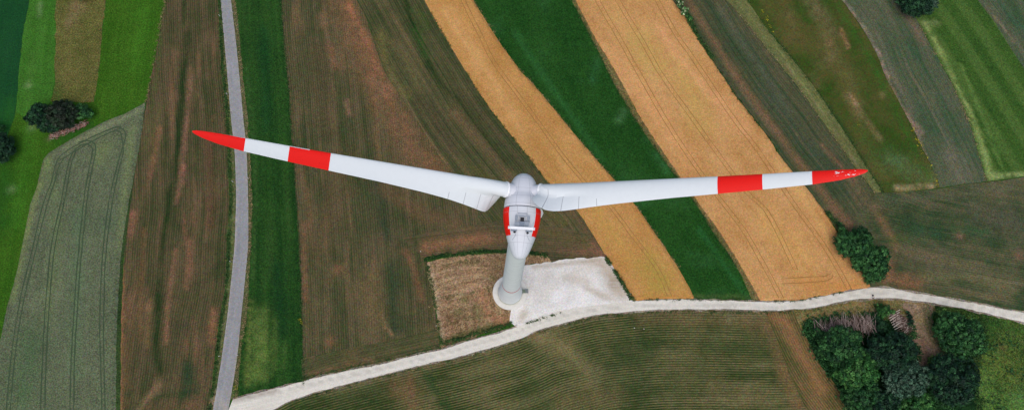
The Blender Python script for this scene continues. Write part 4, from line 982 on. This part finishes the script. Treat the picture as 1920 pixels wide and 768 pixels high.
def weeds(name, lines, wpx, pal, per_m=7., hgt=.45, leaf=.17, label=None):
    """uneven low growth along a line: counts as ground cover"""
    P = np.array([lin(*c) for c in PAL[pal]]); Cs = []; Ns = []; Ss = []; K = []
    for ln in lines:
        c = smooth(W(ln), .5); L = .5 * len(c); n = int(L * per_m)
        idx = RNG.integers(0, len(c), n); p = c[idx] + RNG.normal(size=(n, 2)) * wpx / 6.3 * .38
        dn = vnoise(p, .45, 2) > -.45; p = p[dn]; n = len(p)
        h = hgt * RNG.uniform(.4, 1.3, n) * (1 + .5 * vnoise(p, .25, 4))
        m = 9
        o = RNG.normal(size=(n, m, 3)) * np.array([.24, .24, .0])
        z = .2 + h[:, None] * RNG.uniform(.1, 1, (n, m))
        C = np.dstack([p[:, None, 0] + o[..., 0], p[:, None, 1] + o[..., 1], z]).reshape(-1, 3)
        nn = np.dstack([o[..., 0] * 3, o[..., 1] * 3, np.full((n, m), .8)]) + RNG.normal(size=o.shape) * .35
        nn = nn.reshape(-1, 3); nn /= np.linalg.norm(nn, axis=1)[:, None]
        k = P[RNG.integers(0, len(P), n)][:, None] * RNG.uniform(.6, 1.3, (n, m, 1))
        Cs.append(C); Ns.append(nn); Ss.append(RNG.uniform(.6, 1.4, n * m) * leaf); K.append(k.reshape(-1, 3))
    o = link(name, leaf_mesh(name, np.vstack(Cs), np.vstack(Ns), np.concatenate(Ss), np.vstack(K)), m_leaf)
    tag(o, label, None, None, 'stuff'); return o
PAL['dry'] = [(150,130,92),(126,116,76),(104,108,62),(168,146,110)]
PAL['weed'] = [(40,78,32),(56,94,40),(74,98,48),(34,66,30)]
PAL['gold'] = [(206,190,40),(188,176,36),(70,104,40),(60,96,38)]
weeds('hedge_weeds', [[(1292,38),(1312,75),(1335,108)], [(1545,392),(1560,412),(1572,424),(1600,470)]], 6, 'weed', 12, .9, .2, 'tall green weeds growing along the eastern wheat edge')
weeds('edge_grass', [[(1838,600),(1844,640),(1832,668),(1828,690)], [(1838,720),(1836,768)]], 14, 'weed', 12, .5, .18, 'tall grass at the foot of the thicket beside the south-east meadow')
weeds('edge_grass', [g1R[1:], w1L[1:9], psR[1:], g2R[1:-1]], 3, 'weed', 3.5, .3, .13, 'thin uneven grass lines between the middle fields')
weeds('edge_grass', [shift(aL, -1)[1:6], g3L[1:], w1R[1:-1], psL[1:]], 3.5, 'dry', 2.5, .25, .12, 'thin dry grass lines between the fields')
weeds('edge_grass', [w2R[2:8]], 3, 'weed', 3, .4, .15, 'thin green grass line between ripe wheat and maize')
weeds('edge_grass', [[(1137,486),(1150,503),(1168,534),(1184,560)]], 4.5, 'weed', 14, .7, .18, 'green weeds on the edge of the gravel pad beside the wheat')
weeds('edge_grass', [[(796,489),(812,483),(850,477),(900,472),(948,471)], [(990,474),(1024,478)]], 6, 'weed', 11, .4, .17, 'dark grass bank above the stubble plot')
weeds('edge_grass', [[(830,644),(880,630),(925,616),(958,606)]], 6, 'weed', 10, .4, .16, 'weeds between stubble plot and gravel track')
weeds('edge_grass', [[(802,500),(814,560),(822,605),(827,645)]], 4, 'weed', 5, .35, .15, 'weeds on the left edge of the stubble plot')
weeds('dry_grass', [[(803,505),(812,540),(818,580),(824,620)], [(810,500),(900,490)], [(840,560),(930,540)], [(840,600),(940,590)]], 8, 'dry', 5, .2, .14, 'dry straw lying on the stubble plot')
weeds('verge_grass', [shift(vergeL, 3)[1:-1]], 5, 'weed', 7, .4, .15, 'dark grass on the left verge of the asphalt road')
weeds('verge_grass', [shift(vergeR, -3)[1:]], 4, 'dry', 4, .3, .13, 'dry grass on the right verge of the asphalt road')
weeds('wood_edge_weeds', [[(1508,612),(1525,645),(1545,680),(1570,715),(1600,755),(1630,790)], [(1512,606),(1560,597),(1640,592)], [(1530,620),(1560,600)], [(1640,640),(1650,600),(1648,578)], [(1706,610),(1712,650),(1722,680)], [(1754,590),(1757,610),(1768,640)], [(1640,620),(1690,625)], [(1740,700),(1750,745),(1790,768)], [(1540,660),(1580,700)]], 15, 'mid', 16, .8, .22, 'weeds and brambles on the floor of the south-east thicket')
weeds('edge_grass', [[(968,611),(990,605),(1015,597),(1050,586)]], 1.6, 'weed', 6, .25, .14, 'thin weeds between the gravel pad and the gravel track')
weeds('edge_grass', [shift(grD, 0, 5)[3:18]], 4, 'weed', 2.2, .25, .13, 'sparse grass below the gravel track')
weeds('edge_grass', [shift(grU, 0, -5)[4:10]], 4, 'weed', 3, .3, .13, 'sparse grass above the gravel track left of the turbine')
weeds('edge_grass', [[(1190,563),(1240,560),(1300,561),(1400,561)], [(1440,565),(1500,562),(1580,547)]], 3, 'weed', 4, .3, .13, 'grass between wheat and gravel track')
weeds('meadow_scrub', [[(1854,630),(1864,650),(1855,675)], [(1885,635),(1905,650)], [(1860,705),(1890,690),(1915,705)], [(1850,745),(1880,762)]], 20, 'mid', 4, .6, .2, 'rough scrub and tall weeds on the south-east meadow')
weeds('wildflowers', [[(1705,230),(1722,270),(1738,300),(1752,330),(1756,350)], [(1430,20),(1446,50),(1455,62)], [(1608,235),(1622,250)]], 6, 'gold', 2.2, .5, .12, 'yellow wildflowers in the rough green meadow')
weeds('wildflowers', [[(442,722),(444,732)], [(563,598),(565,605)]], 3, 'gold', 6, .4, .1, 'yellow wildflowers beside the dark green crop')

# ------------------------------------------------------------------ brushwood, logs, stones
m_wood = mat_simple('grey_dead_wood', lin(138,120,112), .9, .35, 4., .1, .3)
m_wood2 = mat_simple('reddish_dead_wood', lin(156,116,104), .9, .4, 4., .1, .3)
m_pale = mat_simple('bleached_wood', lin(190,176,164), .9, .3, 4., .1, .3)
m_cut = mat_simple('fresh_cut_wood', lin(206,188,162), .8, .15, 5.)
m_woodr = mat_simple('brown_dead_wood', lin(104,84,76), .9, .35, 4., .1, .3)
def stick_pile(name, label, line, wpx, n, ln, dirpx, spread, hmax, mats, rr=(.045, .12)):
    c = smooth(W(line), .3); mid = c[len(c) // 2]
    t = empty(name, (mid[0], mid[1], .2)); tag(t, label, 'brush pile')
    a0 = G(*dirpx[0])[:2]; a1 = G(*dirpx[1])[:2]; ba = math.atan2(*(a1 - a0)[::-1])
    for part, m, share in zip(('branches', 'twigs', 'dead_branches'), mats, (.4, .25, .35)):
        bm = bmesh.new()
        for i in range(int(n * share)):
            p = c[RNG.integers(0, len(c))] + RNG.normal(size=2) * wpx / 6.3 * .25
            a = ba + RNG.normal() * spread; L = RNG.uniform(*ln); e = RNG.normal() * .12
            z = RNG.uniform(.15, hmax) * (1 if part != 'dead_branches' else .75)
            r = RNG.uniform(*rr) * (.55 if part == 'twigs' else 1)
            d = np.array([math.cos(a), math.sin(a)]) * L / 2
            k = np.array([-d[1], d[0]]) / L * RNG.normal() * .25
            A = Vector((p[0] - d[0] - mid[0], p[1] - d[1] - mid[1], z - e * L / 2)); B = Vector((p[0] + k[0] - mid[0], p[1] + k[1] - mid[1], z + .06)); Cc = Vector((p[0] + d[0] - mid[0], p[1] + d[1] - mid[1], z + e * L / 2))
            btube(bm, A, B, r, r * .85, 5); btube(bm, B, Cc, r * .85, r * .4, 5)
        link(part, mesh_bm(part, bm), m, t)
stick_pile('brushwood_pile', 'long pile of grey leafless branches above the leafy trees', [(1532,618),(1560,612),(1600,607),(1632,606)], 22, 360, (2.4, 5.6), ((1580,630),(1574,590)), .42, 2.1, (m_wood, m_pale, m_woodr))
stick_pile('brushwood_pile', 'small brown heap of branches under the cut logs beside the dirt lane', [(1676,592),(1690,604),(1697,616)], 18, 220, (1., 3.0), ((1665,600),(1690,588)), .8, 1.3, (m_woodr, m_pale, m_woodr))
stick_pile('brushwood_pile', 'reddish heap of dead branches at the foot of the western thicket', [(100,256),(122,248),(140,241),(162,233)], 11, 420, (.4, 1.3), ((100,256),(162,233)), 1.5, .6, (m_wood2, m_pale, m_woodr))
for i in range(7):
    p0 = G(1664 + i * 2.2, 592 + i * 4.2, 1.)[:2]; p1 = G(1687 + i * 1.2 - (i % 3) * 2.5, 580 + i * 4.6, 1.)[:2]
    mid = (p0 + p1) / 2; r = .11 + .035 * (i % 3)
    t = empty('log', (mid[0], mid[1], 1.15)); tag(t, 'pale cut log lying across the brown heap beside the dirt lane', 'log', 'cut logs beside the dirt lane')
    bm = bmesh.new(); A = Vector((*(p0 - mid), -.05)); B = Vector((*(p1 - mid), .05)); btube(bm, A, B, r, r * .9, 10)
    link('bark', mesh_bm('bark', bm), m_pale, t)
    for E_, D_ in ((A, (A - B).normalized()), (B, (B - A).normalized())):
        bm = bmesh.new(); btube(bm, E_, E_ + D_ * .02, r * .92, r * .9, 10); link('cut_end', mesh_bm('cut_end', bm), m_cut, t)
m_stone = mat_simple('pale_stone', lin(206,200,188), .9, .15, 3., .1, .4)
for (px, py, r, lab) in ((1662,589,.42,'white boulder beside the bright green shrub and the cut logs'), (1709,615,.3,'white stone on the dirt lane edge, lower one'), (1656,594,.2,'small white stone left of the white boulder'),
                         (1180.5,551.5,.34,'white stone in the weeds where gravel pad meets wheat'), (789,471,.16,'small white stone at the corner of the brown maize headland'), (818,610,.14,'small white stone on the left edge of the stubble plot'),
                         (911,622,.15,'small pale stone in the weeds above the gravel track'), (1189,614,.16,'small pale stone in the maize below the gravel track, left one'), (1207,616,.14,'small pale stone in the maize below the gravel track, right one')):
    c = G(px, py); bm = bmesh.new()
    bmesh.ops.create_icosphere(bm, subdivisions=2, radius=r)
    for v in bm.verts: v.co *= 1 + RNG.uniform(-.16, .16); v.co.z *= .65
    o = link('boulder' if r > .25 else 'stone', mesh_bm('stone', bm, True), m_stone); o.location = (c[0], c[1], .22 + r * .3); tag(o, lab, 'stone')

# ------------------------------------------------------------------ roadside marker posts
m_post = mat_simple('post_plastic', lin(232,232,230), .5, .05)
m_refl = mat_simple('reflector', lin(200,205,208), .25, .05, spec=.6)
POSTS = [(413,31,'left','topmost'), (436.5,24,'right','topmost'), (426.5,177,'left','second from the top'), (451.5,171,'right','second from the top'), (437.5,341,'left','below the red blade tip'),
         (466.5,335,'right','below the left blade'), (433,490,'left','second from the bottom'), (464,489,'right','second from the bottom'), (413,667,'left','lowest'), (446.5,665,'right','lowest')]
proto = None
for (px, py, side, where) in POSTS:
    c = G(px, py)
    lab = f'white marker post, {side} side of the asphalt road, {where}'
    if proto is None:
        t = empty('marker_post', (c[0], c[1], .1)); proto = t
        bm = bmesh.new()
        v = [bm.verts.new(p) for p in ((-.11, -.07, -.2), (.11, -.07, -.2), (0, .1, -.2), (-.09, -.055, 1.0), (.09, -.055, 1.0), (0, .08, 1.06))]
        for f in ((0, 1, 4, 3), (1, 2, 5, 4), (2, 0, 3, 5), (3, 4, 5), (2, 1, 0)): bm.faces.new([v[i] for i in f])
        link('post', mesh_bm('post', bm), m_post, t)
        bm = bmesh.new(); bbox(bm, (0, -.062, .8), (.21, .022, .22), .0, Matrix.Rotation(math.radians(8), 3, 'Y')); link('black_band', mesh_bm('black_band', bm), m_blk, t)
        bm = bmesh.new(); bbox(bm, (0, -.075, .8), (.05, .01, .16), .004); link('reflector', mesh_bm('reflector', bm), m_refl, t)
    else:
        t = proto.copy(); COL.objects.link(t); t.location = (c[0], c[1], .1)
        for ch in proto.children:
            k = ch.copy(); COL.objects.link(k); k.parent = t
    t.rotation_euler = (0, 0, 0 if side == 'left' else PI)
    tag(t, lab, 'marker post', 'marker posts along the asphalt road')

# ------------------------------------------------------------------ person standing on the gravel track
def skin(name, verts, edges, radii, mat, parent, root=0, sub=1):
    me = bpy.data.meshes.new(name); me.from_pydata(verts, edges, []); me.update()
    o = bpy.data.objects.new(name, me); COL.objects.link(o)
    md = o.modifiers.new('skin', 'SKIN'); md.use_smooth_shade = True
    for i, r in enumerate(radii):
        s = me.skin_vertices[0].data[i]; s.radius = (r, r) if not isinstance(r, tuple) else r; s.use_root = i == root
    sb = o.modifiers.new('sub', 'SUBSURF'); sb.levels = sub; sb.render_levels = sub
    bpy.context.view_layer.update()
    dg = bpy.context.evaluated_depsgraph_get()
    me2 = bpy.data.meshes.new_from_object(o.evaluated_get(dg)); me2.name = name
    bpy.data.objects.remove(o)
    me2.materials.clear(); me2.shade_smooth()
    return link(name, me2, mat, parent)
pc = G(1635.5, 559)
person = empty('person', (pc[0], pc[1], .25), math.radians(200))
tag(person, 'person in white cap, white shirt and blue trousers standing on the gravel track', 'person')
m_skin = mat_simple('skin', lin(206,160,134), .55, .05); m_shirt = mat_simple('white_shirt', lin(226,230,238), .8, .08); m_trs = mat_simple('blue_trousers', lin(44,54,84), .85, .15); m_shoe = mat_simple('dark_shoes', lin(40,36,36), .7); m_hair = mat_simple('hair', lin(48,38,30), .8)
Vp = [(0,0,.95),(0,0,1.12),(0,0,1.36),(0,-.01,1.50),(0,-.03,1.60),(0,-.035,1.68),(0,-.03,1.74)]
Ep = [(0,1),(1,2),(2,3),(3,4),(4,5),(5,6)]; Rp = [.13,.12,.15,.055,.085,.095,.07]
for s in (-1, 1):
    b0 = len(Vp)
    Vp += [(.18*s,0,1.42),(.24*s,.01,1.14),(.22*s,-.16,.95),(.215*s,-.22,.91),(.09*s,0,.86),(.11*s,-.02,.48),(.12*s,.02,.09),(.125*s,-.12,.04)]
    Rp += [.062,.046,.036,.034,.088,.06,.042,.035]
    Ep += [(2,b0),(b0,b0+1),(b0+1,b0+2),(b0+2,b0+3),(0,b0+4),(b0+4,b0+5),(b0+5,b0+6),(b0+6,b0+7)]
    for f in range(5):                                        # four fingers and a thumb
        k = len(Vp); sp_ = (f - 1.5) * .02
        if f < 4: Vp += [(.215*s+sp_,-.27,.895),(.215*s+sp_,-.31-.004*(2-abs(f-1.5)),.875),(.215*s+sp_,-.325,.845)]
        else: Vp += [(.215*s-.045*s,-.235,.90),(.215*s-.06*s,-.262,.885),(.215*s-.055*s,-.285,.87)]
        Rp += [.0095,.0085,.0075]; Ep += [(b0+3,k),(k,k+1),(k+1,k+2)]
body = skin('body', Vp, Ep, Rp, m_skin, person)
sv = [(0,0,.93),(0,0,1.12),(0,0,1.36),(0,0,1.45)]; se = [(0,1),(1,2),(2,3)]; sr = [.15,.14,.17,.09]
for s in (-1, 1):
    k = len(sv); sv += [(.18*s,0,1.42),(.235*s,.01,1.2)]; sr += [.078,.062]; se += [(2,k),(k,k+1)]
skin('shirt', sv, se, sr, m_shirt, person)
tv = [(0,0,.98)]; te_ = []; tr_ = [.15]
for s in (-1, 1):
    k = len(tv); tv += [(.09*s,0,.86),(.11*s,-.02,.48),(.12*s,.02,.12)]; tr_ += [.105,.078,.064]; te_ += [(0,k),(k,k+1),(k+1,k+2)]
skin('trousers', tv, te_, tr_, m_trs, person)
for s in (-1, 1):
    bm = bmesh.new(); bbox(bm, (.122*s, -.05, .045), (.1, .27, .09), .03); link('shoe', mesh_bm('shoe', bm, True), m_shoe, person)
bm = bmesh.new(); bmesh.ops.create_uvsphere(bm, u_segments=16, v_segments=8, radius=.112, matrix=Matrix.Translation((0, -.03, 1.735)) @ Matrix.Diagonal((1, 1.08, .8, 1)))
bmesh.ops.delete(bm, geom=[v for v in bm.verts if v.co.z < 1.72], context='VERTS'); bbox(bm, (0, -.16, 1.728), (.15, .12, .015), .004)
link('cap', mesh_bm('cap', bm, True), m_white, person)
bm = bmesh.new(); bmesh.ops.create_uvsphere(bm, u_segments=16, v_segments=8, radius=.106, matrix=Matrix.Translation((0, -.01, 1.69)))
bmesh.ops.delete(bm, geom=[v for v in bm.verts if v.co.y < -.03], context='VERTS'); link('hair', mesh_bm('hair', bm, True), m_hair, person)
for s in (-1, 1):
    bm = bmesh.new(); bmesh.ops.create_uvsphere(bm, u_segments=8, v_segments=6, radius=.012, matrix=Matrix.Translation((.034*s, -.128, 1.675))); link('eye', mesh_bm('eye', bm, True), m_blk, person)
bm = bmesh.new(); btube(bm, (0, -.12, 1.665), (0, -.15, 1.635), .008, .016, 8); link('nose', mesh_bm('nose', bm, True), m_skin, person)
bm = bmesh.new(); bbox(bm, (0, -.122, 1.605), (.045, .012, .01), .003); link('mouth', mesh_bm('mouth', bm, True), mat_simple('lips', lin(160,90,84), .5), person)
# dark bag standing on the track beside the person
bc = G(1635.2, 553.6)
bag = empty('backpack', (bc[0], bc[1], .25)); tag(bag, 'small black backpack on the pale gravel track beside the standing person', 'backpack')
bm = bmesh.new(); bbox(bm, (0, 0, .24), (.42, .34, .48), .09); link('bag_body', mesh_bm('bag_body', bm, True), m_blk, bag)
bm = bmesh.new(); bbox(bm, (0, -.18, .17), (.3, .1, .24), .04); link('front_pocket', mesh_bm('front_pocket', bm, True), m_blk, bag)
for s in (-1, 1):
    bm = bmesh.new(); L = [(.1*s, .17, .42), (.13*s, .25, .32), (.12*s, .24, .15), (.1*s, .17, .07)]
    for i in range(3): btube(bm, L[i], L[i+1], .02, n=6)
    link('strap', mesh_bm('strap', bm), m_blk, bag)

# ------------------------------------------------------------------ camera, sky, light
cam = bpy.data.cameras.new('camera'); co = bpy.data.objects.new('camera', cam); COL.objects.link(co)
cam.sensor_width = 36; cam.sensor_fit = 'HORIZONTAL'; cam.lens = 24.; cam.clip_end = 9000; cam.clip_start = 1.
M4 = Matrix([[*RC[0], CAM[0]], [*RC[1], CAM[1]], [*RC[2], CAM[2]], [0, 0, 0, 1]])
co.matrix_world = M4; SC.camera = co
EL, AZ = math.radians(66), math.radians(184)       # azimuth clockwise from north
w = bpy.data.worlds.new('World'); SC.world = w; w.use_nodes = True
nt = w.node_tree; nt.nodes.clear()
sk = nt.nodes.new('ShaderNodeTexSky'); sk.sky_type = 'NISHITA'; sk.sun_disc = False; sk.sun_elevation = EL; sk.sun_rotation = AZ
sk.air_density = 1.; sk.dust_density = 4.; sk.ozone_density = 1.
bg = nt.nodes.new('ShaderNodeBackground'); bg.inputs[1].default_value = .15
ow = nt.nodes.new('ShaderNodeOutputWorld'); nt.links.new(sk.outputs[0], bg.inputs[0]); nt.links.new(bg.outputs[0], ow.inputs[0])
sl = bpy.data.lights.new('sun', 'SUN'); sl.energy = .9; sl.angle = math.radians(70); sl.color = (1., .96, .9)
so = bpy.data.objects.new('sun', sl); COL.objects.link(so)
dirn = Vector((math.sin(AZ) * math.cos(EL), math.cos(AZ) * math.cos(EL), math.sin(EL)))
so.rotation_euler = dirn.to_track_quat('Z', 'Y').to_euler(); so.location = (0, 0, 300)
vs = SC.view_settings; vs.view_transform = 'Standard'; vs.look = 'None'; vs.gamma = 1.; vs.use_curve_mapping = False; vs.exposure = 0.
SC.cycles.max_bounces = 4; SC.cycles.diffuse_bounces = 3
